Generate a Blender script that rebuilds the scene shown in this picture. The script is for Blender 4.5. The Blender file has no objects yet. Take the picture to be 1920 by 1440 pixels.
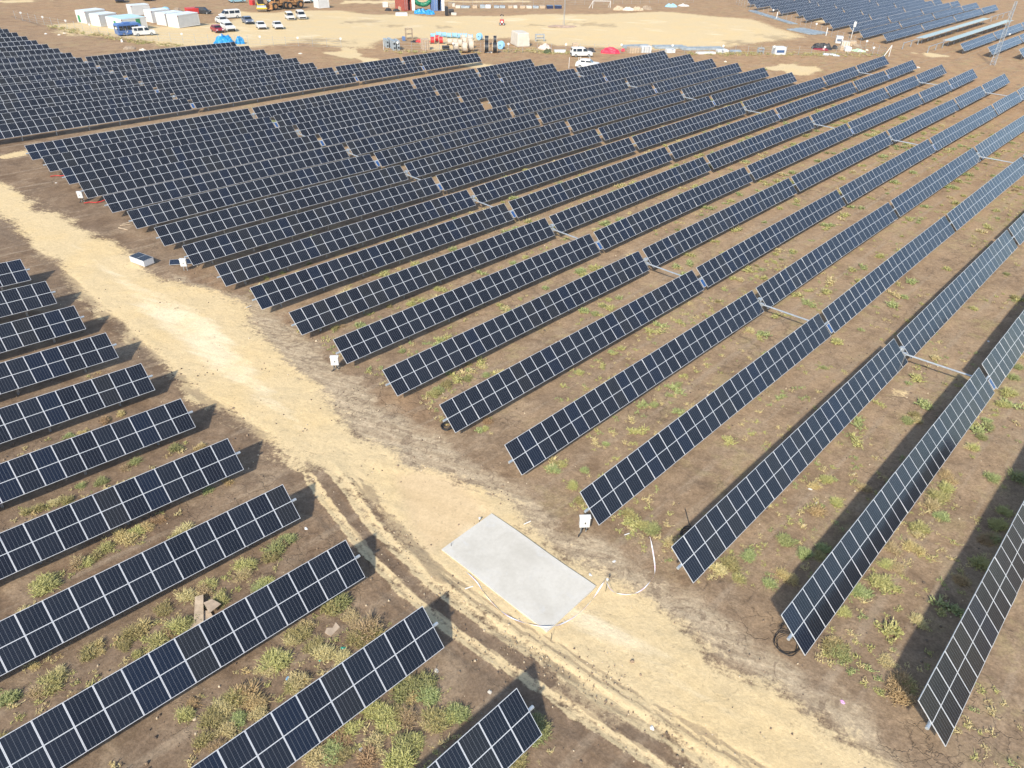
import bpy, bmesh, math, random
import numpy as np
from mathutils import Vector, Matrix, Euler
random.seed(7); np.random.seed(7)
R=math.radians
scene=bpy.context.scene
COL=scene.collection

# ------------------------------------------------------------------ terrain and camera
TERR=[1.5657268563083808,0.007853589380578264,2.0236029535869635,-3.0238789835968105,-1.0219325559077521,-0.9304817903342605,-2.259572061221249,1.4962606497146733,0.9259406156827575,-0.10458052854612691,-0.07688436699058937,0.6906955939552332]
def sclamp(x,a,b,k):
    # clamp with rounded shoulders
    x=np.asarray(x,dtype=float)
    lo=a+k*np.logaddexp(0,(x-a)/k)
    return b-k*np.logaddexp(0,(b-lo)/k)
def ground_z(x,y):
    u=(sclamp(x,-14,196,2.5)-60)/100; v=(sclamp(y,-13,226,2.5)-60)/100
    m=[u*u,u*v,v*v,u**3,u*u*v,u*v*v,v**3,u**4,u**3*v,u*u*v*v,u*v**3,v**4]
    return sum(c*t for c,t in zip(TERR,m))
def gz(x,y): return float(ground_z(x,y))
F_PX=1339.6646910435122; PIT,ROLL,YAW=0.6035853325736171,0.027569058988497177,0.7516508307035897
CAM=np.array([0,0,32.76708487073829])
_f=np.array([math.cos(YAW)*math.cos(PIT),math.sin(YAW)*math.cos(PIT),-math.sin(PIT)])
_r=np.array([math.sin(YAW),-math.cos(YAW),0]); _u=np.cross(_r,_f)
_r2=math.cos(ROLL)*_r+math.sin(ROLL)*_u; _u2=-math.sin(ROLL)*_r+math.cos(ROLL)*_u
def at(px,py,h=0.0):
    """ground point (raised by h) seen at a pixel of the 1920 x 1440 photograph"""
    d=_f+_r2*((px-960)/F_PX)+_u2*((720-py)/F_PX)
    z=h
    for _ in range(40):
        P=CAM+d*((z-CAM[2])/d[2]); z=0.5*z+0.5*(gz(P[0],P[1])+h)
    return Vector((P[0],P[1],z))
def px_of(P):
    d=np.array(P)-CAM; z=d@_f
    return 960+F_PX*(d@_r2)/z, 720-F_PX*(d@_u2)/z, z
def ppm(p): return F_PX/px_of(p)[2]      # pixels per metre at a point

camd=bpy.data.cameras.new('camera'); cam=bpy.data.objects.new('camera',camd); COL.objects.link(cam)
camd.sensor_width=36; camd.lens=F_PX/1920*36; camd.clip_start=0.5; camd.clip_end=3000
M=Matrix.Identity(4)
for i in range(3):
    M[i][0]=_r2[i]; M[i][1]=_u2[i]; M[i][2]=-_f[i]; M[i][3]=CAM[i]
cam.matrix_world=M; scene.camera=cam

# ------------------------------------------------------------------ light
SAZ,SEL=R(26.5),R(39)
sd=Vector((math.cos(SAZ)*math.cos(SEL),math.sin(SAZ)*math.cos(SEL),-math.sin(SEL)))
sl=bpy.data.lights.new('sun','SUN'); so=bpy.data.objects.new('sun',sl); COL.objects.link(so)
sl.energy=3.7; sl.angle=R(2.2); sl.color=(1,0.925,0.79)
so.rotation_euler=sd.to_track_quat('-Z','Y').to_euler(); so.location=(-40,-20,60)
w=bpy.data.worlds.new("World"); scene.world=w; w.use_nodes=True
nt=w.node_tree; bg=nt.nodes['Background']; sky=nt.nodes.new('ShaderNodeTexSky')
sky.sky_type='NISHITA'; sky.sun_disc=False; sky.sun_elevation=SEL
sky.sun_rotation=math.atan2(-sd.x,-sd.y); sky.air_density=1.0; sky.dust_density=1.2; sky.ozone_density=1.5
nt.links.new(sky.outputs[0],bg.inputs[0]); bg.inputs[1].default_value=0.15
vs=scene.view_settings; vs.view_transform='Standard'; vs.look='None'; vs.gamma=1; vs.exposure=0.66

# ------------------------------------------------------------------ materials
MATS={}
class NT:
    def __init__(s,name):
        s.m=bpy.data.materials.new(name); s.m.use_nodes=True; s.t=s.m.node_tree; s.b=s.t.nodes['Principled BSDF']
    def n(s,typ,**kw):
        x=s.t.nodes.new('ShaderNode'+typ)
        for k,v in kw.items():
            if k.startswith('i_'):
                key=k[2:]; key=int(key) if key.isdigit() else key
                x.inputs[key].default_value=v
            else: setattr(x,k,v)
        return x
    def l(s,a,b): s.t.links.new(a,b)
    def math(s,op,a,b=None,c=None,clamp=False):
        x=s.t.nodes.new('ShaderNodeMath'); x.operation=op; x.use_clamp=clamp
        for i,v in enumerate((a,b,c)):
            if v is None: continue
            if isinstance(v,(int,float)): x.inputs[i].default_value=v
            else: s.l(v,x.inputs[i])
        return x.outputs[0]
    def mix(s,f,a,b,bt='MIX'):
        x=s.t.nodes.new('ShaderNodeMix'); x.data_type='RGBA'; x.blend_type=bt
        if isinstance(f,(int,float)): x.inputs[0].default_value=f
        else: s.l(f,x.inputs[0])
        for i,v in ((6,a),(7,b)):
            if isinstance(v,(tuple,list)): x.inputs[i].default_value=(*v[:3],1)
            else: s.l(v,x.inputs[i])
        return x.outputs[2]
    def noise(s,vec,scale,detail=4,rough=0.55,dist=0.0):
        x=s.n('TexNoise'); x.inputs['Scale'].default_value=scale; x.inputs['Detail'].default_value=detail
        x.inputs['Roughness'].default_value=rough; x.inputs['Distortion'].default_value=dist
        if vec is not None: s.l(vec,x.inputs['Vector'])
        return x.outputs[0]
    def ramp(s,v,a,b,lo=0.0,hi=1.0):
        x=s.n('MapRange'); x.interpolation_type='SMOOTHSTEP'; s.l(v,x.inputs[0])
        for i,k in enumerate((a,b,lo,hi)): x.inputs[i+1].default_value=k
        return x.outputs[0]
def plain(name,col,rough=0.6,metal=0.0,var=0.18,scale=6.0,spec=0.5,bump=0.0):
    """a paint / plastic / metal with a little dirt and tone variation"""
    k=(name,)
    if k in MATS: return MATS[k]
    N=NT(name); tc=N.n('TexCoord'); v=N.noise(tc.outputs['Object'],scale,5,0.6)
    f=N.ramp(v,0.3,0.7,0,1)
    c=N.mix(f,tuple(x*(1-var) for x in col),tuple(min(1,x*(1+var*0.6)) for x in col))
    N.l(c,N.b.inputs['Base Color']); N.b.inputs['Roughness'].default_value=rough; N.b.inputs['Metallic'].default_value=metal
    N.b.inputs['Specular IOR Level'].default_value=spec
    if bump:
        b=N.n('Bump'); b.inputs['Strength'].default_value=bump; b.inputs['Distance'].default_value=0.05; N.l(v,b.inputs['Height']); N.l(b.outputs[0],N.b.inputs['Normal'])
    MATS[k]=N.m; return N.m

def soil_material():
    N=NT('soil'); g=N.n('NewGeometry'); P=g.outputs['Position']
    at_=N.n('Attribute'); at_.attribute_name='soil'; sep=N.n('SeparateColor'); N.l(at_.outputs['Color'],sep.inputs[0])
    sand,grey,red=sep.outputs[0],sep.outputs[1],sep.outputs[2]
    at2=N.n('Attribute'); at2.attribute_name='marks'; sep2=N.n('SeparateColor'); N.l(at2.outputs['Color'],sep2.inputs[0])
    rut,smooth,pale=sep2.outputs[0],sep2.outputs[1],sep2.outputs[2]
    # streaked coordinates along the track (wheels drag the soil along it)
    mp=N.n('Mapping'); N.l(P,mp.inputs[0]); mp.vector_type='TEXTURE'; mp.inputs['Rotation'].default_value=(0,0,R(112)); mp.inputs['Scale'].default_value=(7.0,1.0,1.0)
    S=mp.outputs[0]
    n1=N.noise(P,0.06,5,0.6); n2=N.noise(P,0.45,6,0.62,0.4); n3=N.noise(P,2.6,6,0.65,0.3); n4=N.noise(P,7.0,6,0.75)
    s1=N.noise(S,0.55,6,0.65,0.35); s2=N.noise(S,2.6,5,0.7,0.25)
    # base soil: grey brown to red brown
    brown=N.mix(N.ramp(n2,0.32,0.68),(0.180,0.120,0.075),(0.295,0.207,0.132))
    redb=N.mix(N.ramp(n2,0.3,0.7),(0.235,0.142,0.082),(0.315,0.205,0.125))
    base=N.mix(red,brown,redb)
    base=N.mix(N.ramp(n1,0.35,0.65,0,0.45),base,N.mix(red,(0.250,0.196,0.145),(0.36,0.232,0.135)))
    pale_mix=N.math('MULTIPLY',pale,N.ramp(n2,0.25,0.7,0.35,1.0)); base=N.mix(pale_mix,base,N.mix(red,(0.425,0.308,0.195),(0.50,0.320,0.170)))  # paler soil colour, strongest right of the track
    # tan patches, and faint wheel marks running along the lanes
    tan=N.ramp(N.noise(P,0.22,6,0.65,0.8),0.52,0.66,0,0.6); base=N.mix(tan,base,N.mix(red,(0.40,0.305,0.205),(0.47,0.32,0.19)))
    dk=N.ramp(N.noise(P,0.33,6,0.7,1.0),0.56,0.70,0,0.45); base=N.mix(dk,base,N.mix(red,(0.15,0.108,0.076),(0.20,0.125,0.075)))
    sx=N.n('SeparateXYZ'); N.l(P,sx.inputs[0]); ln=N.math('FRACT',N.math('DIVIDE',N.math('ADD',sx.outputs[1],1.689+641.66),6.41664))
    wob_=N.math('MULTIPLY',N.math('SUBTRACT',N.noise(P,0.12,2),0.5),0.12)
    l1=N.math('ABSOLUTE',N.math('SUBTRACT',N.math('ADD',ln,wob_),0.40)); l2=N.math('ABSOLUTE',N.math('SUBTRACT',N.math('ADD',ln,wob_),0.66))
    mpx=N.n('Mapping'); N.l(P,mpx.inputs[0]); mpx.inputs['Scale'].default_value=(0.15,1.6,1.0); nx=N.noise(mpx.outputs[0],0.9,4,0.6)
    wm=N.math('MULTIPLY',N.ramp(N.math('MINIMUM',l1,l2),0.02,0.06,1,0),N.ramp(nx,0.40,0.62,0,0.55)); base=N.mix(wm,base,(0.40,0.31,0.215))
    straw=N.math('MULTIPLY',pale,N.math('MULTIPLY',N.ramp(N.noise(P,0.5,6,0.7,0.5),0.50,0.62),N.ramp(N.noise(P,0.09,3),0.42,0.58))); base=N.mix(N.math('MULTIPLY',straw,0.6),base,(0.42,0.345,0.170))
    # pale clay flank with dark crust flakes
    clay=N.mix(N.ramp(s2,0.35,0.7),(0.42,0.325,0.215),(0.59,0.475,0.325))
    flake=N.ramp(N.noise(P,0.9,7,0.7,1.3),0.53,0.58)
    clay=N.mix(N.math('MULTIPLY',flake,0.6),clay,(0.235,0.172,0.118))
    ge=N.ramp(N.math('ADD',grey,N.math('MULTIPLY',N.math('SUBTRACT',n2,0.5),0.9)),0.32,0.72)
    col=N.mix(ge,base,clay)
    # sand
    ctr=at_.outputs['Alpha']; kk=N.ramp(N.math('ADD',ctr,N.math('MULTIPLY',N.math('SUBTRACT',s1,0.5),2.4)),0.45,1.15)
    sa=N.mix(kk,(0.64,0.500,0.290),(0.77,0.645,0.430))
    sa=N.mix(N.ramp(N.noise(P,0.16,4,0.6),0.42,0.7,0,0.5),sa,(0.70,0.515,0.255))
    worn=N.math('MULTIPLY',N.ramp(s2,0.57,0.76),0.40); sa=N.mix(worn,sa,(0.42,0.31,0.18))
    spots=N.ramp(N.noise(P,1.7,3,0.5),0.70,0.76,0,0.55); sa=N.mix(spots,sa,(0.24,0.18,0.12))
    sm=N.mix(N.ramp(s1,0.3,0.7),(0.60,0.445,0.255),(0.67,0.505,0.30))
    sa=N.mix(smooth,sa,sm)
    fine=N.math('ADD',N.math('MULTIPLY',N.math('SUBTRACT',n3,0.5),0.75),N.math('MULTIPLY',N.math('SUBTRACT',n4,0.5),0.55))
    edge=N.math('ADD',N.math('ADD',sand,N.math('MULTIPLY',N.math('SUBTRACT',n2,0.5),0.55)),N.math('ADD',N.math('MULTIPLY',N.math('SUBTRACT',s2,0.5),0.75),fine))
    se=N.ramp(edge,0.32,0.66)
    col=N.mix(se,col,sa)
    # wheel ruts: churned dark soil
    re=N.ramp(N.math('ADD',rut,N.math('ADD',fine,N.math('MULTIPLY',N.math('SUBTRACT',s2,0.5),1.3))),0.38,0.62,0,0.55)
    col=N.mix(re,col,(0.205,0.148,0.102))
    # cracks in the dried mud
    vo=N.n('TexVoronoi'); vo.feature='DISTANCE_TO_EDGE'; vo.inputs['Scale'].default_value=0.75
    wv=N.n('VectorMath'); wv.operation='ADD'; nz=N.n('TexNoise'); nz.inputs['Scale'].default_value=1.6; nz.inputs['Detail'].default_value=5; N.l(P,nz.inputs['Vector'])
    N.l(P,wv.inputs[0]); N.l(nz.outputs['Color'],wv.inputs[1]); nz.inputs['Distortion'].default_value=0.8; N.l(wv.outputs[0],vo.inputs['Vector'])
    crack=N.math('MULTIPLY',N.ramp(vo.outputs['Distance'],0.0,0.03,1,0),N.ramp(N.noise(P,0.12,3),0.50,0.62))
    crack=N.math('MULTIPLY',crack,N.math('SUBTRACT',1.0,se))
    col=N.mix(N.math('MULTIPLY',crack,0.38),col,(0.09,0.065,0.048))
    # grain
    gf=N.math('SUBTRACT',0.6,N.math('MULTIPLY',se,0.33))
    col=N.mix(gf,col,N.mix(N.ramp(n3,0.25,0.75),(0.56,0.54,0.52),(1.06,1.06,1.06)),'MULTIPLY')
    col=N.mix(gf,col,N.mix(N.ramp(n4,0.3,0.7),(0.50,0.49,0.47),(1.12,1.12,1.12)),'MULTIPLY')
    cl=N.ramp(N.noise(P,3.4,5,0.6,0.6),0.60,0.68,0,0.5); col=N.mix(cl,col,N.mix(0.5,col,(0.12,0.088,0.062)))
    # pebbles
    vp=N.n('TexVoronoi'); vp.inputs['Scale'].default_value=2.3; N.l(P,vp.inputs['Vector'])
    peb=N.math('MULTIPLY',N.ramp(vp.outputs['Distance'],0.06,0.10,1,0),N.ramp(N.noise(P,0.7,3),0.56,0.64))
    col=N.mix(N.math('MULTIPLY',peb,0.55),col,(0.55,0.47,0.36))
    N.l(col,N.b.inputs['Base Color']); N.b.inputs['Roughness'].default_value=0.95; N.b.inputs['Specular IOR Level'].default_value=0.15
    h=N.math('ADD',N.math('MULTIPLY',n3,0.06),N.math('MULTIPLY',n2,0.12)); h=N.math('ADD',h,N.math('MULTIPLY',n4,0.02))
    h=N.math('SUBTRACT',h,N.math('MULTIPLY',crack,0.04))
    hs=N.math('MULTIPLY',h,N.math('SUBTRACT',1.0,N.math('MULTIPLY',smooth,0.8)))
    b=N.n('Bump'); b.inputs['Strength'].default_value=0.75; b.inputs['Distance'].default_value=1.0; N.l(hs,b.inputs['Height']); N.l(b.outputs[0],N.b.inputs['Normal'])
    return N.m
SOIL=soil_material()

def glass_material(name,array=False):
    N=NT(name); uv=N.n('UVMap'); sp=N.n('SeparateXYZ'); N.l(uv.outputs[0],sp.inputs[0]); u,v=sp.outputs[0],sp.outputs[1]
    oi=N.n('ObjectInfo'); rnd=oi.outputs['Random']
    if array:
        g=N.n('NewGeometry'); rnd=g.outputs['Random Per Island']
    def line(x,n,wd):
        fx=N.math('FRACT',N.math('MULTIPLY',x,n)); d=N.math('ABSOLUTE',N.math('SUBTRACT',fx,0.5))
        return N.math('GREATER_THAN',d,0.5-wd)
    vh=N.math('FRACT',N.math('MULTIPLY',v,2.0))
    cu=line(u,6,0.026); cv=line(vh,12,0.030)
    mid=N.math('LESS_THAN',N.math('ABSOLUTE',N.math('SUBTRACT',v,0.5)),0.0095)
    c0=N.mix(N.ramp(rnd,0.0,1.0),(0.0055,0.0074,0.0125),(0.0105,0.0135,0.0205))
    c0=N.mix(N.math('LESS_THAN',rnd,0.10),c0,(0.0065,0.0108,0.0225))
    c0=N.mix(N.math('GREATER_THAN',rnd,0.88),c0,(0.0135,0.0145,0.0165))
    c=N.mix(N.math('MULTIPLY',cv,0.45),c0,(0.08,0.09,0.11))
    c=N.mix(N.math('MULTIPLY',cu,0.70),c,(0.19,0.20,0.22))
    c=N.mix(mid,c,(0.46,0.48,0.50))
    if array:
        fr=N.math('MAXIMUM',line(u,1,0.028),line(v,1,0.012)); c=N.mix(fr,c,(0.55,0.57,0.59))
    # faint dust film
    tc=N.n('TexCoord'); du=N.ramp(N.noise(tc.outputs['Object'],0.9,4,0.6),0.3,0.85,0.0,0.012)
    c=N.mix(du,c,(0.45,0.38,0.30))
    N.l(c,N.b.inputs['Base Color']); N.b.inputs['Roughness'].default_value=0.13; N.b.inputs['IOR'].default_value=1.46
    return N.m
GLASS=glass_material('solar_glass'); GLASSA=glass_material('solar_glass_array',True)
ALU=plain('anodised_aluminium',(0.58,0.59,0.60),0.42,0.25,0.06,3)
BACK=plain('panel_backsheet',(0.55,0.56,0.57),0.6,0,0.05)
GALV=plain('galvanised_steel',(0.46,0.50,0.53),0.45,0.55,0.15,2)
WHITE=plain('white_paint',(0.63,0.63,0.61),0.45,0,0.07,1.5)
CABW=plain('cabin_white_sheet',(0.58,0.585,0.575),0.5,0,0.08,0.8)
CABR=plain('cabin_roof_sheet',(0.60,0.66,0.68),0.55,0,0.15,0.7)
BLACKP=plain('black_plastic',(0.018,0.018,0.020),0.55,0,0.3)
TYRE=plain('tyre_rubber',(0.022,0.021,0.020),0.85,0,0.3)
GLZ=plain('vehicle_glass',(0.015,0.020,0.026),0.08,0,0.1)
REDP=plain('red_paint',(0.52,0.035,0.030),0.5,0,0.2,2)
REDR=plain('rust_red_container',(0.34,0.085,0.060),0.65,0,0.2,1)
BLUEC=plain('blue_container_paint',(0.11,0.19,0.38),0.6,0,0.2,1)
COACH=plain('coach_blue_paint',(0.06,0.14,0.36),0.35,0,0.15,1)
TARP=plain('blue_tarpaulin',(0.012,0.24,0.54),0.45,0,0.3,1.2,bump=0.6)
WOOD=plain('pale_timber',(0.46,0.36,0.25),0.8,0,0.25,3)
WOODD=plain('weathered_timber',(0.30,0.235,0.17),0.85,0,0.25,3)
CARD=plain('cardboard',(0.45,0.35,0.25),0.85,0,0.2,3)
WRAP=plain('pale_drum_wrap',(0.48,0.43,0.36),0.7,0,0.15,2)
LBLUE=plain('light_blue_wrap',(0.26,0.50,0.70),0.5,0,0.2,1.5)
STEELB=plain('bluish_steel_profiles',(0.33,0.38,0.41),0.55,0.2,0.25,1)
YELL=plain('machine_yellow',(0.62,0.42,0.03),0.5,0,0.15,2)
ORNG=plain('machine_ochre',(0.44,0.23,0.09),0.6,0,0.25,2)
GRNC=plain('green_corrugated_pipe',(0.010,0.17,0.085),0.45,0,0.3,2)
GRND=plain('green_door_paint',(0.03,0.22,0.09),0.5,0,0.1)
PINKB=plain('pinkish_sheet',(0.60,0.48,0.42),0.8,0,0.2)
CREAM=plain('cream_tarpaulin',(0.56,0.51,0.43),0.7,0,0.1,1.0,bump=0.4)
NAVY=plain('navy_car_paint',(0.02,0.035,0.09),0.3,0,0.1)
GREYB=plain('grey_blue_car_paint',(0.16,0.20,0.28),0.3,0.3,0.1)
CYAN=plain('pale_cyan_car_paint',(0.28,0.48,0.56),0.3,0.1,0.1)
DRED=plain('dark_red_car_paint',(0.26,0.02,0.035),0.3,0,0.1)
LAMP=plain('headlight_lens',(0.75,0.77,0.80),0.15,0,0.05)
CPV=plain('control_panel_cells',(0.03,0.085,0.22),0.2,0,0.1)
GREENB=plain('green_litter',(0.02,0.34,0.24),0.4,0,0.2)
PINK=plain('pink_litter',(0.72,0.36,0.62),0.6,0,0.1)
def conc():
    N=NT('cast_concrete'); tc=N.n('TexCoord'); O=tc.outputs['Object']
    a=N.noise(O,0.35,6,0.65,0.5); b=N.noise(O,5,5,0.6); c=N.noise(O,0.9,5,0.7,1.0)
    col=N.mix(N.ramp(a,0.35,0.65),(0.50,0.470,0.405),(0.58,0.548,0.480))
    col=N.mix(N.ramp(c,0.56,0.70,0,0.75),col,(0.54,0.525,0.49))
    at_=N.n('Attribute'); at_.attribute_name='edge'
    e=N.ramp(N.math('ADD',at_.outputs['Fac'],N.math('MULTIPLY',N.math('SUBTRACT',c,0.5),0.9)),0.35,0.9,0,0.35); col=N.mix(e,col,(0.62,0.60,0.55))
    col=N.mix(0.3,col,N.mix(N.ramp(b,0.3,0.7),(0.80,0.79,0.77),(1,1,1)),'MULTIPLY')
    st=N.ramp(N.noise(O,0.7,6,0.7,1.6),0.58,0.70,0,0.45); col=N.mix(st,col,(0.40,0.35,0.27))
    N.l(col,N.b.inputs['Base Color']); N.b.inputs['Roughness'].default_value=0.85; N.b.inputs['Specular IOR Level'].default_value=0.3
    bp=N.n('Bump'); bp.inputs['Strength'].default_value=0.15; bp.inputs['Distance'].default_value=0.03; N.l(b,bp.inputs['Height']); N.l(bp.outputs[0],N.b.inputs['Normal'])
    return N.m
CONC=conc()
def tape_mat():
    N=NT('barrier_tape'); uv=N.n('UVMap'); sp=N.n('SeparateXYZ'); N.l(uv.outputs[0],sp.inputs[0])
    f=N.math('GREATER_THAN',N.math('FRACT',N.math('ADD',sp.outputs[0],N.math('MULTIPLY',sp.outputs[1],0.3))),0.62)
    c=N.mix(f,(0.86,0.85,0.86),(0.78,0.60,0.64)); N.l(c,N.b.inputs['Base Color']); N.b.inputs['Roughness'].default_value=0.4
    return N.m
TAPE=tape_mat()
def leaf_mat(name,a,b,tip):
    N=NT(name); at_=N.n('Attribute'); at_.attribute_name='tint'; sp=N.n('SeparateColor'); N.l(at_.outputs['Color'],sp.inputs[0])
    oi=N.n('ObjectInfo')
    c=N.mix(sp.outputs[0],a,b); c=N.mix(N.math('MULTIPLY',sp.outputs[1],0.8),c,tip)
    hs=N.n('HueSaturation'); N.l(c,hs.inputs['Color']); N.l(N.ramp(oi.outputs['Random'],0,1,0.48,0.52),hs.inputs['Hue']); N.l(N.ramp(oi.outputs['Random'],0,1,0.8,1.2),hs.inputs['Value'])
    N.l(hs.outputs[0],N.b.inputs['Base Color']); N.b.inputs['Roughness'].default_value=0.7; N.b.inputs['Specular IOR Level'].default_value=0.2
    N.b.inputs['Subsurface Weight'].default_value=0.0
    return N.m
LEAF={'green':leaf_mat('weed_green',(0.185,0.215,0.075),(0.29,0.32,0.125),(0.42,0.39,0.20)),
'olive':leaf_mat('weed_olive',(0.23,0.225,0.075),(0.36,0.33,0.125),(0.50,0.42,0.22)),
'dry':leaf_mat('weed_dry',(0.34,0.265,0.125),(0.46,0.36,0.18),(0.56,0.46,0.28)),
'rust':leaf_mat('weed_rust',(0.33,0.23,0.11),(0.43,0.31,0.15),(0.52,0.41,0.23))}

# ------------------------------------------------------------------ mesh helpers
class MB:
    def __init__(s): s.v=[]; s.f=[]; s.mi=[]; s.mats=[]; s.uv={}
    def m(s,mat):
        if mat not in s.mats: s.mats.append(mat)
        return s.mats.index(mat)
    def face(s,vs,mat,uv=None):
        i=len(s.v); s.v+=[tuple(v) for v in vs]; s.f.append(tuple(range(i,i+len(vs)))); s.mi.append(s.m(mat))
        if uv: s.uv[len(s.f)-1]=uv
    def mesh(s,vs,fs,mat):
        i=len(s.v); s.v+=[tuple(v) for v in vs]; k=s.m(mat)
        for f in fs: s.f.append(tuple(j+i for j in f)); s.mi.append(k)
    def box(s,c,d,mat,rz=0.0,bev=0.0,taper=1.0,M=None):
        x,y,z=[t/2 for t in d]
        if bev<=0:
            vs=[(-x,-y,-z),(x,-y,-z),(x,y,-z),(-x,y,-z),(-x*taper,-y*taper,z),(x*taper,-y*taper,z),(x*taper,y*taper,z),(-x*taper,y*taper,z)]
            fs=[(0,3,2,1),(4,5,6,7),(0,1,5,4),(1,2,6,5),(2,3,7,6),(3,0,4,7)]
        else:
            bm=bmesh.new(); bmesh.ops.create_cube(bm,size=1.0)
            for v in bm.verts:
                k=taper if v.co.z>0 else 1.0
                v.co=Vector((v.co.x*2*x*k,v.co.y*2*y*k,v.co.z*2*z))
            bmesh.ops.bevel(bm,geom=bm.edges[:],offset=bev,segments=2,affect='EDGES',profile=0.6)
            bm.verts.index_update(); vs=[v.co.copy() for v in bm.verts]; fs=[tuple(v.index for v in f.verts) for f in bm.faces]; bm.free()
        T=Matrix.Translation(Vector(c))@Matrix.Rotation(rz,4,'Z')
        if M is not None: T=T@M
        s.mesh([T@Vector(v) for v in vs],fs,mat)
    def tube(s,pts,r,mat,n=8,caps=True,radii=None):
        pts=[Vector(p) for p in pts]; vs=[]; fs=[]
        for i,p in enumerate(pts):
            t=(pts[min(i+1,len(pts)-1)]-pts[max(i-1,0)]).normalized()
            a=Vector((0,0,1)) if abs(t.z)<0.95 else Vector((1,0,0)); b=t.cross(a).normalized(); c=b.cross(t)
            rr=radii[i] if radii else r
            for k in range(n):
                an=2*math.pi*k/n; vs.append(p+b*math.cos(an)*rr+c*math.sin(an)*rr)
        for i in range(len(pts)-1):
            for k in range(n):
                k2=(k+1)%n; fs.append((i*n+k,i*n+k2,(i+1)*n+k2,(i+1)*n+k))
        if caps: fs.append(tuple(range(n))); fs.append(tuple((len(pts)-1)*n+k for k in reversed(range(n))))
        s.mesh(vs,fs,mat)
    def extrude(s,prof,half,mat,axis='y',inset=None):
        """side profile (x,z) polygon made solid between y=-half and y=half; inset: per-point half widths"""
        n=len(prof); hw=inset or [half]*n
        vs=[(p[0],-h,p[1]) for p,h in zip(prof,hw)]+[(p[0],h,p[1]) for p,h in zip(prof,hw)]
        fs=[tuple(range(n)),tuple(range(2*n-1,n-1,-1))]+[(i,n+i,n+(i+1)%n,(i+1)%n) for i in range(n)]
        s.mesh(vs,fs,mat)
    def data(s,name,smooth=False):
        me=bpy.data.meshes.new(name); me.from_pydata(s.v,[],s.f)
        for m_ in s.mats: me.materials.append(m_)
        me.polygons.foreach_set('material_index',s.mi)
        if s.uv:
            ul=me.uv_layers.new(name='UVMap')
            for fi,uv in s.uv.items():
                p=me.polygons[fi]
                for li,c in zip(p.loop_indices,uv): ul.data[li].uv=c
        bm=bmesh.new(); bm.from_mesh(me); bmesh.ops.recalc_face_normals(bm,faces=bm.faces) if not s.uv else None; bm.to_mesh(me); bm.free()
        if smooth: me.polygons.foreach_set('use_smooth',[True]*len(me.polygons))
        me.update(); return me
    def build(s,name,parent=None,smooth=False):
        return link(name,s.data(name,smooth),parent)
def link(name,data,parent=None,loc=None,scale=None,rot=None):
    o=bpy.data.objects.new(name,data); COL.objects.link(o)
    if parent is not None: o.parent=parent
    if loc is not None: o.location=loc
    if scale is not None: o.scale=scale
    if rot is not None: o.rotation_euler=rot
    return o
def thing(name,label,cat,loc=(0,0,0),rot=(0,0,0),group=None):
    o=link(name,None,None,loc,None,rot); o.empty_display_size=0.3; tag(o,label,cat,group); return o
def tag(o,label=None,cat=None,group=None,kind=None):
    if label: o['label']=label
    if cat: o['category']=cat
    if group: o['group']=group
    if kind: o['kind']=kind
    return o
ORD='first second third fourth fifth sixth seventh eighth ninth tenth eleventh twelfth thirteenth fourteenth fifteenth sixteenth seventeenth eighteenth nineteenth twentieth'.split()
def ordn(n):
    tens={20:'twenty',30:'thirty',40:'forty',50:'fifty',60:'sixty',70:'seventy'}
    if n<=20: return ORD[n-1]
    t=n//10*10; return tens[t]+('-'+ORD[n-t-1] if n>t else ' ').strip() if n>t else tens[t][:-1]+'ieth'

# ------------------------------------------------------------------ ground
def P2(l): return np.array([[at(a,b).x,at(a,b).y] for a,b in l])
def inside(poly,X,Y):
    r=np.zeros(X.shape,bool); n=len(poly)
    for i in range(n):
        x1,y1=poly[i]; x2,y2=poly[(i+1)%n]
        c=((y1>Y)!=(y2>Y)); 
        with np.errstate(divide='ignore',invalid='ignore'): xi=(x2-x1)*(Y-y1)/(y2-y1)+x1
        r^=c&(X<xi)
    return r
def dist(line,X,Y,closed=False):
    d=np.full(X.shape,1e9); n=len(line)
    for i in range(n if closed else n-1):
        x1,y1=line[i]; x2,y2=line[(i+1)%n]; dx,dy=x2-x1,y2-y1; L=dx*dx+dy*dy+1e-9
        t=np.clip(((X-x1)*dx+(Y-y1)*dy)/L,0,1); d=np.minimum(d,np.hypot(X-x1-t*dx,Y-y1-t*dy))
    return d
def sdf(poly,X,Y):
    d=dist(poly,X,Y,True); return np.where(inside(poly,X,Y),d,-d)
def sst(v,a,b):
    t=np.clip((v-a)/(b-a),0,1); return t*t*(3-2*t)
def grade(lo,a,b,hi,fine,grow):
    out=list(np.arange(a,b,fine)); s=fine; x=b
    while x<hi: out.append(x); s=min(s*grow,6.0); x+=s
    out.append(hi); s=fine; x=a-fine; pre=[]
    while x>lo: pre.append(x); s=min(s*grow,6.0); x-=s
    pre.append(lo); return np.array(pre[::-1]+out)
def vnoise(X,Y,s,seed):
    g=np.random.RandomState(seed).rand(257,257); x=(X/s)%256; y=(Y/s)%256; i=x.astype(int);j=y.astype(int); fx=x-i;fy=y-j; fx=fx*fx*(3-2*fx);fy=fy*fy*(3-2*fy)
    return g[i,j]*(1-fx)*(1-fy)+g[i+1,j]*fx*(1-fy)+g[i,j+1]*(1-fx)*fy+g[i+1,j+1]*fx*fy
gx=grade(-70,-4,46,520,0.17,1.014); gy=grade(-70,-12,46,420,0.17,1.014)
GX,GY=np.meshgrid(gx,gy)
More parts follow.
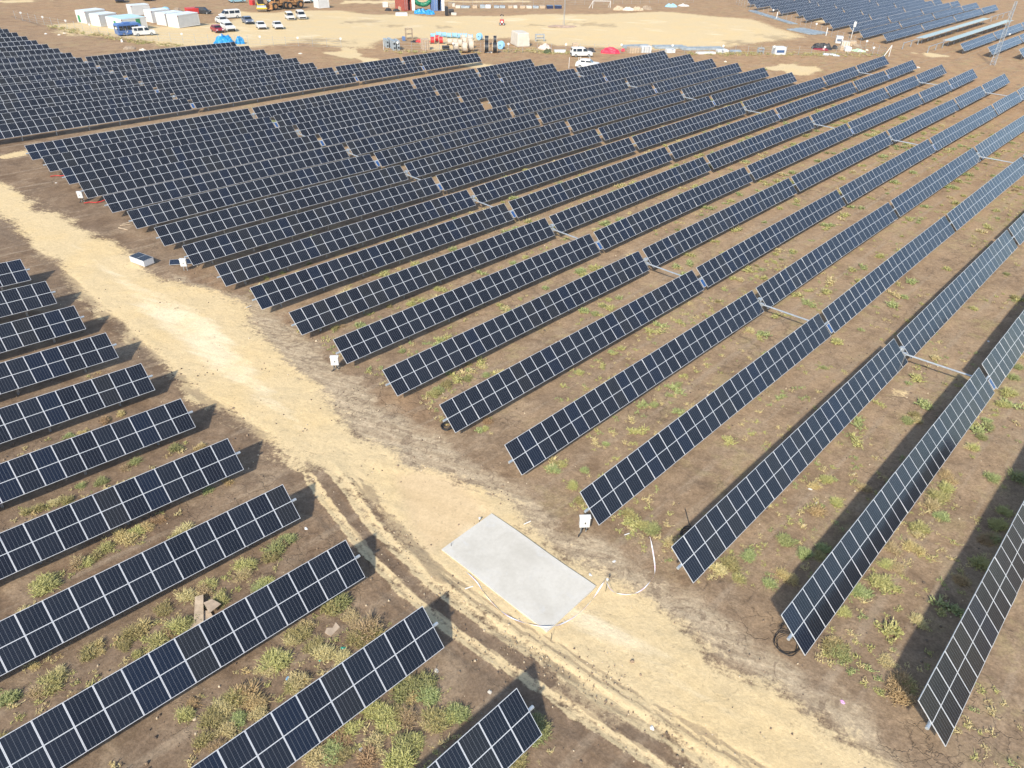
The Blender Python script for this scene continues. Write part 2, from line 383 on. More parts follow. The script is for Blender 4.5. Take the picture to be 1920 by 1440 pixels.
ROAD=P2([(-60,330),(0,352),(70,392),(150,428),(225,478),(300,522),(400,560),(455,592),(490,640),(545,700),(600,745),(650,800),(700,850),(745,885),(850,895),(930,950),(1010,1015),(1110,1075),(1200,1130),(1300,1195),(1400,1270),(1480,1325),(1520,1345),(1600,1400),(1660,1445),(1690,1480),(1400,1490),(1330,1425),(1250,1375),(1150,1310),(1080,1262),(1020,1222),(960,1186),(905,1148),(845,1100),(795,1040),(745,975),(700,920),(640,880),(570,850),(520,845),(470,800),(390,745),(320,690),(255,630),(200,575),(130,500),(60,442),(0,395),(-60,372)])
YARD=P2([(85,45),(120,58),(190,70),(260,78),(330,82),(400,85),(470,88),(560,84),(640,87),(700,92),(720,75),(760,72),(800,95),(850,88),(900,78),(960,74),(1060,84),(1130,86),(1230,93),(1330,97),(1400,90),(1440,82),(1500,78),(1540,72),(1490,56),(1440,44),(1400,34),(1330,27),(1240,20),(1180,22),(1060,26),(960,27),(860,30),(780,27),(700,28),(640,18),(560,22),(470,22),(440,18),(420,40),(300,45),(205,40),(150,44)])
PATCH=[P2([(1440,128),(1470,122),(1530,124),(1545,130),(1520,137),(1500,141),(1470,136)]),P2([(1712,99),(1745,98),(1770,102),(1785,108),(1750,107)]),P2([(620,100),(650,88),(690,108),(720,112),(690,117),(655,108)]),P2([(860,105),(905,120),(925,128),(880,126)]),
P2([(0,296),(30,286),(47,284),(50,290),(20,297),(0,303)]),P2([(0,0),(120,0),(60,4),(0,6)]),P2([(1500,25),(1525,27),(1540,34),(1510,32)]),P2([(640,0),(1000,0),(1000,4),(820,3),(640,7)]),P2([(1530,35),(1552,38),(1545,43),(1528,40)]),P2([(1680,730),(1705,734),(1700,744),(1682,738)])]
STR=[(P2([(540,845),(562,862),(585,905),(630,965),(692,1042),(750,1103),(790,1135),(842,1177),(900,1217),(960,1257),(1035,1303),(1110,1357),(1185,1404),(1260,1450),(1340,1500)]),0.42),
     (P2([(575,840),(610,870),(645,908),(695,980),(730,1017),(767,1052),(805,1090),(855,1127),(905,1163),(960,1199),(1022,1233),(1085,1277),(1160,1327),(1260,1387),(1350,1440),(1450,1500)]),0.52)]
RUTS=[(P2([(690,915),(740,985),(790,1040),(830,1090),(850,1112)]),0.8),
      (P2([(930,1190),(1000,1228),(1060,1262),(1130,1312),(1200,1350)]),0.6),
      (P2([(575,868),(620,925),(670,990),(720,1050),(790,1110),(860,1160),(940,1220),(1040,1280),(1140,1345),(1240,1410)]),0.55),
      (P2([(1180,1290),(1260,1340),(1340,1380)]),0.35),(P2([(1100,1245),(1180,1290)]),0.3),
      (P2([(-20,415),(60,470),(130,525),(210,600),(280,665),(350,722),(430,780),(500,826)]),1.0),
      (P2([(1000,112),(1200,116),(1400,120),(1650,118),(1930,140)]),0.5),(P2([(1000,106),(1200,109),(1400,113),(1640,112),(1930,130)]),0.5),(P2([(600,110),(660,120),(760,118),(900,116)]),0.7),
      (P2([(20,30),(90,52),(180,72),(300,84),(420,92)]),1.4),(P2([(1250,142),(1450,150),(1700,152),(1930,160)]),0.7)]
FLANK=P2([(300,505),(420,545),(500,575),(570,630),(650,700),(730,765),(820,815),(900,870),(980,925),(1060,985),(1150,1020),(1240,1080),(1330,1130),(1420,1200),(1500,1260),(1580,1310),(1660,1380),(1700,1450),(1600,1400),(1500,1340),(1400,1280),(1300,1205),(1200,1140),(1100,1085),(1010,1025),(930,960),(850,905),(745,895),(650,815),(545,715),(470,625),(400,575)])
SMOOTH=P2([(735,890),(790,880),(850,893),(905,935),(925,962),(870,1005),(828,1033),(800,1040),(765,985)])
FL=ROAD
wob=(vnoise(GX+300,GY+300,1.6,1)-0.5)
rd=sdf(ROAD,GX,GY); yd=sdf(YARD,GX,GY)
sand=np.maximum(sst(rd+1.6*(vnoise(GX+300,GY+300,3.1,14)-.5)+0.8*wob,-2.8,1.8),sst(yd+10*(vnoise(GX+300,GY+300,14.,15)-.5),-6,8))
for p in PATCH: sand=np.maximum(sand,sst(sdf(p,GX,GY)+3.2*(vnoise(GX+300,GY+300,2.4,41)-.5)+2.5*(vnoise(GX+300,GY+300,6.,42)-.5),-1.4,1.6)*0.9)
rng=np.random.RandomState(3)
rut=np.zeros_like(GX)
for l,wd in RUTS: rut=np.maximum(rut,sst(-np.abs(dist(l,GX,GY)+wob*0.3),-wd,-wd*0.25)*(0.55+wob*.7))
for l,wd in STR:
    d=dist(l,GX,GY)+wob*0.15; sand=np.maximum(sand,sst(np.hypot(GX-l[0][0],GY-l[0][1]),0.5,4.0)*np.maximum(sst(-d,-wd*1.5,-wd*0.3)*(0.52+0.20*vnoise(GX+300,GY+300,2.9,51)),sst(-np.abs(d-wd*.55),-.16,-.04)*.8)); 
rut=np.where(sand>0.85,rut*0.8,rut)
for l,wd in STR:
    d=dist(l,GX,GY)+wob*.1
    fd=sst(np.hypot(GX-l[0][0],GY-l[0][1]),2.0,7.0)
    for o_ in (1.35,2.1): rut=np.maximum(rut,fd*sst(-np.abs(d-wd*o_),-.17,-.03)*(.45+.5*vnoise(GX+300,GY+300,2.2,61)))
# dark spots and stains inside the compound
for (px,py,rad) in [(1100,45,14),(1140,48,10),(690,40,16),(740,48,14),(830,50,12),(590,75,16),(640,78,14),(1000,47,10),(1450,70,16),(1380,80,12),(660,42,10)]:
    p=at(px,py); rut=np.maximum(rut,sst(-np.hypot(GX-p.x,GY-p.y)+6*wob,-rad*0.6,-rad*0.1)*0.6)
grey=sst(sdf(FLANK,GX,GY)+1.2*wob,-2.4,2.2)*0.92
smooth=sst(sdf(SMOOTH,GX,GY),-0.5,0.8)
red=np.clip(sst(GX+0.35*GY,60,190),0,1)*0.85+0.12
for (px,py,rad) in [(400,520,9),(560,600,7),(760,770,6)]:
    p=at(px,py); red=np.maximum(red,0.6*sst(-np.hypot(GX-p.x,GY-p.y),-rad,0))
pale=np.clip(0.55*sst(GX-0.1*GY+wob,15,26)+0.35*sst(GX-0.1*GY,24,60),0,1)
Z=ground_z(GX,GY)
near=sst(-np.hypot(GX-20,GY-25),-90,-40)
trk=np.zeros_like(GX)
for l,wd in STR:
    d=dist(l,GX,GY)+wob*0.12; fd=sst(np.hypot(GX-l[0][0],GY-l[0][1]),1.5,6.0); trk-=fd*sst(-d,-wd*0.75,-wd*0.3)*0.045; trk+=fd*np.exp(-((d-wd*1.05)/0.22)**2)*0.035*(0.3+vnoise(GX+300,GY+300,0.8,17)*1.2)
for l,wd in RUTS[:5]:
    d=np.abs(dist(l,GX,GY)+wob*.2); trk+=np.exp(-(d/0.35)**2)*0.06*vnoise(GX+300,GY+300,0.6,18)
Z=Z+trk*near
Z=Z+near*((vnoise(GX+300,GY+300,2.3,5)-0.5)*0.10+(vnoise(GX+300,GY+300,0.7,6)-0.5)*0.05)*(1-smooth)-rut*0.07*near+sst(sand,0.2,0.9)*0.03*near
nyv,nxv=GX.shape; idx=np.arange(nyv*nxv).reshape(nyv,nxv)
Q=np.stack([idx[:-1,:-1],idx[:-1,1:],idx[1:,1:],idx[1:,:-1]],-1).reshape(-1,4)
def fc(a): return (a[:-1,:-1]+a[:-1,1:]+a[1:,1:]+a[1:,:-1]).reshape(-1)/4
inroad=fc((rd>0).astype(float)+0.6*(vnoise(GX+300,GY+300,1.0,9)-0.5)*(np.abs(rd)<1.2))>0.5; inyard=(fc((yd>0).astype(float))>0.5)&~inroad
ctrp=np.maximum(sst(rd,0.8,3.4),0.75*sst(yd,0,12)*sst(vnoise(GX+300,GY+300,9.0,31)*.6+vnoise(GX+300,GY+300,3.0,32)*.4,0.35,0.8))
V=np.stack([GX.ravel(),GY.ravel(),Z.ravel()],-1)
A1=np.stack([sand.ravel(),grey.ravel(),red.ravel(),ctrp.ravel()],-1); A2=np.stack([rut.ravel(),smooth.ravel(),pale.ravel(),np.ones(V.shape[0])],-1)
def sub_mesh(name,mask):
    q=Q[mask]; used=np.unique(q); mp=np.zeros(V.shape[0],np.int32); mp[used]=np.arange(len(used)); q=mp[q]
    me=bpy.data.meshes.new(name); me.vertices.add(len(used)); me.vertices.foreach_set('co',V[used].astype(np.float32).ravel())
    me.loops.add(q.size); me.loops.foreach_set('vertex_index',q.ravel().astype(np.int32))
    me.polygons.add(len(q)); me.polygons.foreach_set('loop_start',np.arange(0,q.size,4,dtype=np.int32)); me.polygons.foreach_set('loop_total',np.full(len(q),4,np.int32))
    me.polygons.foreach_set('use_smooth',np.ones(len(q),bool)); me.update(calc_edges=True)
    for nm,A in (('soil',A1),('marks',A2)):
        a=me.attributes.new(nm,'FLOAT_COLOR','POINT'); a.data.foreach_set('color',A[used].astype(np.float32).ravel())
    me.materials.append(SOIL); o=link(name,me); o['kind']='structure'; return o
sub_mesh('ground',~inroad&~inyard); sub_mesh('dirt_road',inroad); sub_mesh('sandy_yard',inyard)

# ------------------------------------------------------------------ solar trackers
TH,AX=0.7543272329020726,1.62
W2,MP,GAP=2.278/2,1.1722330635182345,0.7448475208033372
cT,sT=math.cos(TH),math.sin(TH)
def tl(x,s,n):      # tilted frame: s up the slope, n off the face
    return (x,s*cT-n*sT,s*sT+n*cT)
def module_mesh(width=MP-0.008,fl=0.027,fe=0.026,T=0.035,tf=tl,name='solar_panel'):
    b=MB(); w_=width
    o=[tf(0,-W2,0),tf(w_,-W2,0),tf(w_,W2,0),tf(0,W2,0)]; i_=[tf(fl,-W2+fe,0),tf(w_-fl,-W2+fe,0),tf(w_-fl,W2-fe,0),tf(fl,W2-fe,0)]
    lo=[tf(0,-W2,-T),tf(w_,-W2,-T),tf(w_,W2,-T),tf(0,W2,-T)]
    z=[(0,0)]*4
    b.face(i_,GLASS,[(0,0),(1,0),(1,1),(0,1)])
    for k in range(4): b.face([o[k],o[(k+1)%4],i_[(k+1)%4],i_[k]],ALU,z)
    for k in range(4): b.face([lo[k],lo[(k+1)%4],o[(k+1)%4],o[k]],ALU,z)
    b.face(lo[::-1],BACK,z)
    return b.data(name)
PANEL=module_mesh()
def tube_mesh(L,ext=0.32):
    b=MB(); b.tube([tl(-ext,0,-0.12),tl(L+ext,0,-0.12)],0.085,GALV,8)
    return b.data('torque_tube',False)
TUBES={}
def post_mesh():
    b=MB(); p=[(-.07,-.05),(.07,-.05),(.07,-.035),(.008,-.035),(.008,.035),(.07,.035),(.07,.05),(-.07,.05),(-.07,.035),(-.008,.035),(-.008,-.035),(-.07,-.035)]
    n=len(p); b.mesh([(x,y,0) for x,y in p]+[(x,y,1) for x,y in p],[tuple(range(n,2*n))]+[(i,(i+1)%n,n+(i+1)%n,n+i) for i in range(n)],GALV)
    return b.data('post')
POST=post_mesh()
def ctrl_mesh():
    b=MB(); 
    def q(x0,x1,s0,s1,n,mat): b.face([tl(x0,s0,n),tl(x1,s0,n),tl(x1,s1,n),tl(x0,s1,n)],mat)
    q(.0,.48,-.95,-.1,0.03,ALU); q(.035,.445,-.91,-.14,0.036,CPV)
    b.mesh([tl(0,-.95,.03),tl(.48,-.95,.03),tl(.48,-.1,.03),tl(0,-.1,.03),tl(0,-.95,-.01),tl(.48,-.95,-.01),tl(.48,-.1,-.01),tl(0,-.1,-.01)],[(4,5,1,0),(5,6,2,1),(6,7,3,2),(7,4,0,3),(7,6,5,4)],ALU)
    return b.data('control_panel')
CTRL=ctrl_mesh()
def drive_mesh():
    b=MB(); b.box(tl(0.25,0,-0.14),(0.26,0.34,0.34),GALV,bev=0.04); b.tube([tl(0.12,0,-0.12),tl(0.38,0,-0.12)],0.24,GALV,14); b.box((0.25,-0.15,-0.45),(0.14,0.16,0.4),GALV,bev=0.02)
    return b.data('slew_drive')
DRIVE=drive_mesh()
def array_mesh(n,mp,tf=tl,name='panel_array'):
    b=MB(); vs=[];fs=[]; z=[(0,0)]*4
    for i in range(n):
        b.face([tf(i*mp,-W2,0),tf((i+1)*mp,-W2,0),tf((i+1)*mp,W2,0),tf(i*mp,W2,0)],GLASSA,[(0,0),(1,0),(1,1),(0,1)])
    L=n*mp; t=-0.035
    c=[(0,-W2),(L,-W2),(L,W2),(0,W2)]
    for k in range(4):
        (a,s1),(d,s2)=c[k],c[(k+1)%4]; b.face([tf(a,s1,t),tf(d,s2,t),tf(d,s2,0),tf(a,s1,0)],ALU,z)
    b.face([tf(x,s_,t) for x,s_ in c[::-1]],BACK,z)
    return b.data(name)
TABLES=[]
def frame_seen(x0,x1,y,m=40):
    seen=False
    for x in np.linspace(x0,x1,9):
        for dy,dz in ((-.83,-.78),(.83,.78)):
            p=px_of((x,y+dy,gz(x,y)+AX+dz))
            if p[2]>1 and -m<p[0]<1920+m and -m<p[1]<1440+m: seen=True
    return seen
def table(x0,n,y,label,group,parts=True,ctrl=False,drive=False,ext=(True,True)):
    L=n*MP; x1=x0+L
    if not frame_seen(x0,x1,y): return None
    z0,z1=gz(x0,y)+AX,gz(x1,y)+AX; sl_=math.atan2(z1-z0,L)
    r=thing('solar_tracker',label,'solar tracker',(x0,y,z0-AX),(0,-sl_,0),group)
    ar=random.gauss(0,0.006)
    sag=abs(random.gauss(0,0.05)); tw=random.gauss(0,0.02)
    for i in range(n):
        p=link('solar_panel',PANEL,r,(i*MP,0,AX+sag*math.sin(math.pi*(i+.5)/n))); p.rotation_euler=(ar+tw*(i/n-.5)+random.gauss(0,0.007),0,0)
    if n not in TUBES: TUBES[n]=tube_mesh(L)
    link('torque_tube',TUBES[n],r,(0,0,AX))
    k=7 if n>20 else 4
    for i in range(k):
        xx=L*(i+0.5)/k; wx=x0+xx; g=gz(wx,y)-(z0-AX+xx*math.tan(sl_))
        link('post',POST,r,(xx,0.06,g-0.25),(1,1,AX-0.2-g+0.25))
    if ctrl: link('control_panel',CTRL,r,(L+0.13,0,AX))
    if drive: link('slew_drive',DRIVE,r,(L+0.13,0,AX))
    TABLES.append((x0,x1,y)); return r
def rowY(r): return -1.6888520512419427+(r-1)*6.4166447608606445
RX=[25.34,25.62,25.84,25.82,25.95,25.98,25.94,25.92,25.84,25.79,25.72,25.58,25.58,25.41,25.33,25.0,25.17,25.09,25.02]
LX=[13.59,13.62,13.61,13.64,13.51,13.41,13.39,13.30,13.17,13.06,12.95]
FX=[54.2,54.16,53.93,54.0,53.82,53.79,53.67,53.67,53.93,53.67,53.56,53.4,53.37,53.3,53.23]
GR='solar trackers in parallel rows'
for r in range(1,20):
    ts=[28,28,28,28,14,14] if r<=11 else [28]*4 if r<=17 else [28,28,14,14]
    x=RX[r-1]; y=rowY(r)
    for k,n in enumerate(ts):
        if r==16 and k==2: x+=1.05*MP
        lab=f'dark solar tracker, {ORD[k]} table from the track in the {ORD[r-1]} row from lower right'
        last=k==len(ts)-1
        table(x,n,y,lab,GR,ctrl=(not last and r%2==0 and k%2==0),drive=(not last and r%2==1 and k%2==0))
        if r%2==1 and r>1 and k%2==0 and not last and r<=17:
            ga=x+n*MP+0.37; ya,yb=y,rowY(r-1)
            if frame_seen(ga-1,ga+1,(ya+yb)/2):
                s=thing('drive_shaft',f'galvanised drive shaft spanning {ordn(r-1)} and {ordn(r)} panel rows, {("first","","third","","fifth")[k]} gap from the track','drive shaft',(ga,(ya+yb)/2,gz(ga,(ya+yb)/2)),(0,0,0),'drive shafts joining pairs of panel rows')
                c=Vector(s.location); b=MB(); b.tube([Vector((0,ya-c.y,gz(ga,ya)+1.22-c.z)),Vector((0,yb-c.y,gz(ga,yb)+1.22-c.z))],0.075,GALV,10); b.build('shaft_tube',s)
                b=MB()
                for yy in (ya-0.3,yb+0.3): b.box((0,yy-c.y,gz(ga,yy)+1.22-c.z),(0.26,0.3,0.26),GALV,bev=0.03)
                b.build('coupling',s)
        x+=n*MP+GAP
for r in range(1,12):
    table(LX[r-1]-28*MP,28,rowY(r+2),f'dark solar tracker on the near side of the track, {ORD[r-1]} row up from the bottom',GR)
YF=126.32590683845225
for r in range(1,17):
    y=YF+(r-1)*6.4166; x1=FX[min(r,15)-1]
    ts=([28,14,14] if r<=2 else [28] if r<=8 else [])
    x=x1-GAP-28*MP; seq=[28]+ts
    for k,n in enumerate(seq):
        table(x,n,y,f'dark solar tracker, {ORD[k]} table along the {ORD[r-1]} row behind the straight dirt lane',GR,ctrl=(k<len(seq)-1 and r%2==1),drive=(k<len(seq)-1 and r%2==0))
        x+=n*MP+GAP
# far block across the service road
GY0=42.92; GP=6.415
def far_table(x0,L,y,label,flat=False):
    n=25; mp=L/n
    if not frame_seen(x0,x0+L,y): return
    z0,z1=gz(x0,y)+AX,gz(x0+L,y)+AX
    r=thing('solar_tracker',label,'solar tracker',(x0,y,z0-AX),(0,-math.atan2(z1-z0,L),0),'solar trackers of the far block')
    key=('far',round(L,2),flat)
    if key not in TUBES:
        th=R(-3); tf=(lambda x,s,n_:(x,s*math.cos(th)-n_*math.sin(th),s*math.sin(th)+n_*math.cos(th))) if flat else tl
        b=MB(); b.tube([(-0.3,0.08,-0.09),(L+0.3,0.08,-0.09)],0.08,GALV,6)
        TUBES[key]=(array_mesh(n,mp,tf),b.data('torque_tube'))
    link('panel_array',TUBES[key][0],r,(0,0,AX)); link('torque_tube',TUBES[key][1],r,(0,0,AX))
    for i in range(6): link('post',POST,r,(L*(i+0.45)/6,0.06,-0.2),(1.4,1.4,AX+0.05))
starts=[230.9,228.0,227.4,236.1,234.3,225.8,225.6,234.0,235.0,244.2,244.5,253.0,253.1,259.9,260.8,268]
for i,xs in enumerate(starts):
    y=GY0+i*GP; L=29.0; x=xs; k=0
    ends={3:299.0,4:299.0}.get(i,333.0)
    flat=i in (3,4)
    while x+8<ends and k<5:
        LL=min(L,ends-x) if not flat else 30.6
        far_table(x,LL,y,(f'pale flat solar tracker, {ORD[k]} table of the {"nearer" if i==3 else "farther"} flat row beyond the lattice mast' if flat else f'bluish solar tracker, {ORD[k]} table in the {ORD[i]} row of the far block by the mast'),flat)
        x+=LL+0.9; k+=1
    if flat:
        t=thing('tracker_frame',f'bare tracker frame without panels before the {"nearer" if i==3 else "farther"} flat row','tracker frame',(221.6,y,gz(221.6,y)),(0,0,0),'bare tracker frames')
        b=MB(); b.tube([(0,0,1.55),(xs-221.6-0.4,0,1.55)],0.09,GALV,8); b.build('torque_tube',t)
        for xx in (0.4,6.5,12.0): link('post',POST,t,(xx,0,-0.2),(1.8,1.8,1.7))
        if i==4:
            t=thing('tracker_frame','bare tracker frame without panels past the far end of the farther flat row','tracker frame',(300.0,y,gz(300,y)),(0,0,0),'bare tracker frames')
            b=MB(); b.tube([(0,0,1.55),(26,0,1.55)],0.09,GALV,8); b.build('torque_tube',t)
            for xx in (3,10,17,24): link('post',POST,t,(xx,0,-0.2),(1.8,1.8,1.7))
#@@PART2@@
# ------------------------------------------------------------------ concrete slab, barrier tape, track-side things
def slab():
    c=[at(828,1033),at(921.7,965.5),at(1117.5,1102),at(1025.7,1187)]
    ctr=sum(c,Vector())/4; n=14
    bm=bmesh.new(); vs={}; lay=bm.verts.layers.float.new('edge')
    top=max(gz(p.x,p.y) for p in c)-ctr.z+0.06
    for i in range(n+1):
        for j in range(n+1):
            u,v=i/n,j/n; p=c[0]*(1-u)*(1-v)+c[1]*(1-u)*v+c[2]*u*v+c[3]*u*(1-v)-ctr
            bow=0.03*math.sin(u*math.pi*2.3)*(1 if v in(0,1) else 0)
            x=bm.verts.new((p.x+bow*0.6,p.y+bow,p.z*0.9+0.13+0.01*math.sin(9*u+5*v)))
            x[lay]=max(0,1-min(u*9,(1-u)*9,v*5,(1-v)*5)); vs[i,j]=x
    for i in range(n):
        for j in range(n): bm.faces.new((vs[i,j],vs[i+1,j],vs[i+1,j+1],vs[i,j+1]))
    r=bmesh.ops.extrude_face_region(bm,geom=bm.faces[:])
    for e in r['geom']:
        if isinstance(e,bmesh.types.BMVert): e.co.z-=0.5
    bmesh.ops.recalc_face_normals(bm,faces=bm.faces)
    me=bpy.data.meshes.new('concrete_slab'); bm.to_mesh(me); bm.free(); me.materials.append(CONC)
    o=link('concrete_slab',me,None,ctr); tag(o,'pale rectangular concrete slab cast beside the sandy track','concrete slab')
slab()
def ribbon(name,pts,label,wd=0.035):
    # pts: (px,py,height)
    P=[at(a,b,h) for a,b,h in pts]; 
    S=[]
    for i in range(len(P)-1):
        p0=P[max(i-1,0)];p1=P[i];p2=P[i+1];p3=P[min(i+2,len(P)-1)]
        for k in range(6):
            t=k/6; S.append(0.5*((2*p1)+(p2-p0)*t+(2*p0-5*p1+4*p2-p3)*t*t+(3*p1-p0-3*p2+p3)*t**3))
    S.append(P[-1]); b=MB(); o=S[0].copy(); L=0; run=0
    for i in range(len(S)-1):
        d=(S[i+1]-S[i]); l=d.length; tdir=d.normalized(); tw=0.5+0.5*math.sin(i*0.35)
        n=(tdir.cross(Vector((0,0,1))).normalized()*tw+Vector((0,0,1))*(1.05-tw)).normalized()*wd
        n2=n if i==0 else prev
        d2=S[i+1]-o
        b.face([S[i]-o-n2,S[i+1]-o-n,S[i+1]-o+n,S[i]-o+n2],TAPE,[(L,0),(L+l,0),(L+l,1),(L,1)]); prev=n; L+=l
    ob=b.build(name,None); ob.location=o; tag(ob,label,'barrier tape')
ribbon('barrier_tape',[(873,1071,0.2),(893,1090,0.12),(910,1115,0.08),(935,1142,0.06),(962,1160,0.06),(1000,1172,0.12),(1034,1175,0.30),(1065,1164,0.08),(1090,1146,0.08),(1112,1122,0.2),(1125,1102,0.6),(1134,1089,0.95)],'white and red barrier tape sagging along the near edge of the concrete slab')
ribbon('barrier_tape',[(1135.5,1089,0.95),(1145,1105,0.4),(1160,1113,0.08),(1185,1114,0.05),(1205,1105,0.05),(1222,1086,0.05),(1228,1072,0.06),(1226,1045,0.15),(1220,1012,0.5),(1218,1006,0.7)],'white and red barrier tape looping from the capped stake towards the weeds')
def stake(px,py,h,label,cap=True):
    p=at(px,py); t=thing('marker_stake',label,'stake',p); b=MB(); b.tube([(0,0,-0.1),(0.02,0.01,h)],0.014,TYRE,6); b.build('rod',t)
    if cap: b=MB(); b.tube([(0.02,0.01,h-0.1),(0.02,0.01,h+0.04)],0.06,WHITE,8,radii=[0.04,0.075]); b.build('cap',t)
stake(1135.5,1109,0.95,'thin steel stake with a white cap holding the barrier tape up')
stake(1033,1200,0.55,'bare steel stake standing at the lower corner of the concrete slab',False)
stake(846,1027,0.4,'short bare stake at the far side corner of the concrete slab',False)
stake(899,979,0.3,'short white-capped stake beside the upper corner of the concrete slab')
def combiner(px,py,rz,s,label,cable=True):
    p=at(px,py); t=thing('combiner_box',label,'electrical box',p,(0,0,rz))
    b=MB()
    for x in (-0.16,0.16): b.box((x,0.1,0.55*s),(0.06,0.05,1.3*s),GALV)
    b.build('post',t)
    b=MB(); b.box((0,-0.02,1.05*s),(0.62,0.26,0.85*s),WHITE,bev=0.03); b.box((0,-0.02,1.50*s),(0.68,0.34,0.04),WHITE,bev=0.012); o=b.build('cabinet',t)
    b=MB(); b.box((0,-0.155,1.05*s),(0.54,0.015,0.75*s),CABW,bev=0.006); d=b.build('door',t)
    b=MB(); b.box((0.02,-0.17,1.05*s),(0.07,0.02,0.12),BLACKP,bev=0.005); b.build('handle',d)
    if cable:
        b=MB(); b.tube([(-0.1,0,0.66*s),(-0.1,-0.04,0.4*s),(-0.16,-0.1,0.12),(-0.3,-0.2,0.0),(-0.35,-0.32,-0.06)],0.05,BLACKP,8)
        b.tube([(0.08,0,0.66*s),(0.1,0.02,0.3*s),(0.2,0.15,0.03),(0.35,0.28,-0.04)],0.035,BLACKP,8); b.build('cable',t)
combiner(1094,998,R(-42),0.88,'white electrical cabinet on posts at the end of the fourth panel row')
combiner(630,694,R(-42),0.88,'white electrical cabinet on posts at the end of the eighth panel row')
combiner(348,508,R(-42),0.88,'white electrical cabinet standing over the lone panel lying on the ground',False)
combiner(155,379,R(-42),0.88,'white electrical cabinet farthest up the track beside a red hose')
def coil(px,py,rad,loops,label,r=0.028,tilt=0.15):
    p=at(px,py); b=MB(); pts=[]
    N=loops*20
    for i in range(N+1):
        a=2*math.pi*i/20; rr=rad*(1+0.14*math.sin(a*0.37)+0.05*math.sin(i*1.7)); off=0.12*math.sin(i*0.09)
        pts.append((math.cos(a)*rr+off,math.sin(a)*rr*0.9+off*0.6,0.05+0.03*i/20+0.05*math.sin(a+1)))
    pts.append((rad*1.5,0.4,0.2)); pts.append((rad*1.9,0.9,0.9))
    b.tube(pts,r,BLACKP,6); o=b.build('cable_coil'); o.location=p; tag(o,label,'cable coil')
coil(839,800,0.42,5,'black cable coil lying at the end of the sixth panel row',0.035)
coil(1475,1208,0.62,4,'loose black cable coil lying at the end of the second panel row',0.017)
coil(1290,1003,0.45,3,'black cable coil half hidden at the end of the third panel row',0.03)
def flat_panel(px,py,rz,label):
    me=bpy.data.meshes.get('loose_panel') or module_mesh(tf=lambda x,s,n:(x,s,n),name='loose_panel')
    return me
FLATP=module_mesh(tf=lambda x,s,n:(x-0.58,s,n),name='loose_panel')
def pallet():
    p=at(268,494); t=thing('panel_stack','stack of new solar panels on a timber pallet beside the track','panel stack',p,(0,0,R(13)))
    b=MB()
    for y in (-1.0,0,1.0): b.box((0,y,0.05),(1.1,0.12,0.10),WOOD)
    for i in range(6): b.box((-0.5+i*0.2,0,0.115),(0.12,2.2,0.025),WOOD)
    b.build('pallet',t)
    b=MB(); b.box((0,0,0.43),(1.14,2.26,0.58),BACK,bev=0.015); b.build('wrapped_stack',t)
    link('solar_panel',FLATP,t,(0.006,0,0.76))
pallet()
t=thing('loose_panel','single solar panel lying flat on the ground under the white cabinet','solar panel',at(341,493)+Vector((0,0,0.16)),(R(3),R(-3),R(62)))
link('solar_panel',FLATP,t,(0,0,0)); b=MB(); b.box((0,-0.5,-0.09),(1.0,0.1,0.1),WOOD); b.box((0,0.5,-0.09),(1.0,0.1,0.1),WOOD); b.build('batten',t)

def sheet(name,px,py,pts,mat,label,cat,h=0.05,rz=0,curl=0.1,th=0.03):
    b=MB(); n=len(pts); up=[(x,y,h+curl*((x*0.7+y*0.4)**2)*0.5+th) for x,y in pts]; dn=[(x,y,z-th) for x,y,z in up]
    b.mesh(up+dn,[tuple(range(n)),tuple(range(2*n-1,n-1,-1))]+[(i,n+i,n+(i+1)%n,(i+1)%n) for i in range(n)],mat)
    o=b.build(name); o.location=at(px,py); o.rotation_euler=(0.05,0.08,rz); tag(o,label,cat); return o
sheet('cardboard_sheet',374,1150,[(-.22,-.95),(.25,-.95),(.2,.95),(-.2,.9)],WOOD,'long pale board leaning in the weeds below the lower panels','board',0.22,R(-28),0.1,0.05)
sheet('cardboard_sheet',392,1163,[(-.95,-.35),(-.2,-.5),(.3,-.3),(.85,-.35),(.75,.1),(.2,.15),(.1,.55),(-.4,.65)],CARD,'torn flattened cardboard lying beside the pale board','cardboard',0.06,R(-20),0.3)
sheet('cardboard_sheet',398,1146,[(-.35,-.3),(.4,-.25),(.3,.35),(-.1,.5)],CARD,'small folded cardboard flap on top of the torn cardboard','cardboard',0.35,R(10),0.5)
sheet('cardboard_sheet',623,1182,[(-.38,-.2),(.3,-.25),(.45,.1),(.1,.05),(-.05,.3),(-.35,.2)],CARD,'small cardboard scrap among the dry weeds','cardboard',0.05,R(20),0.2)
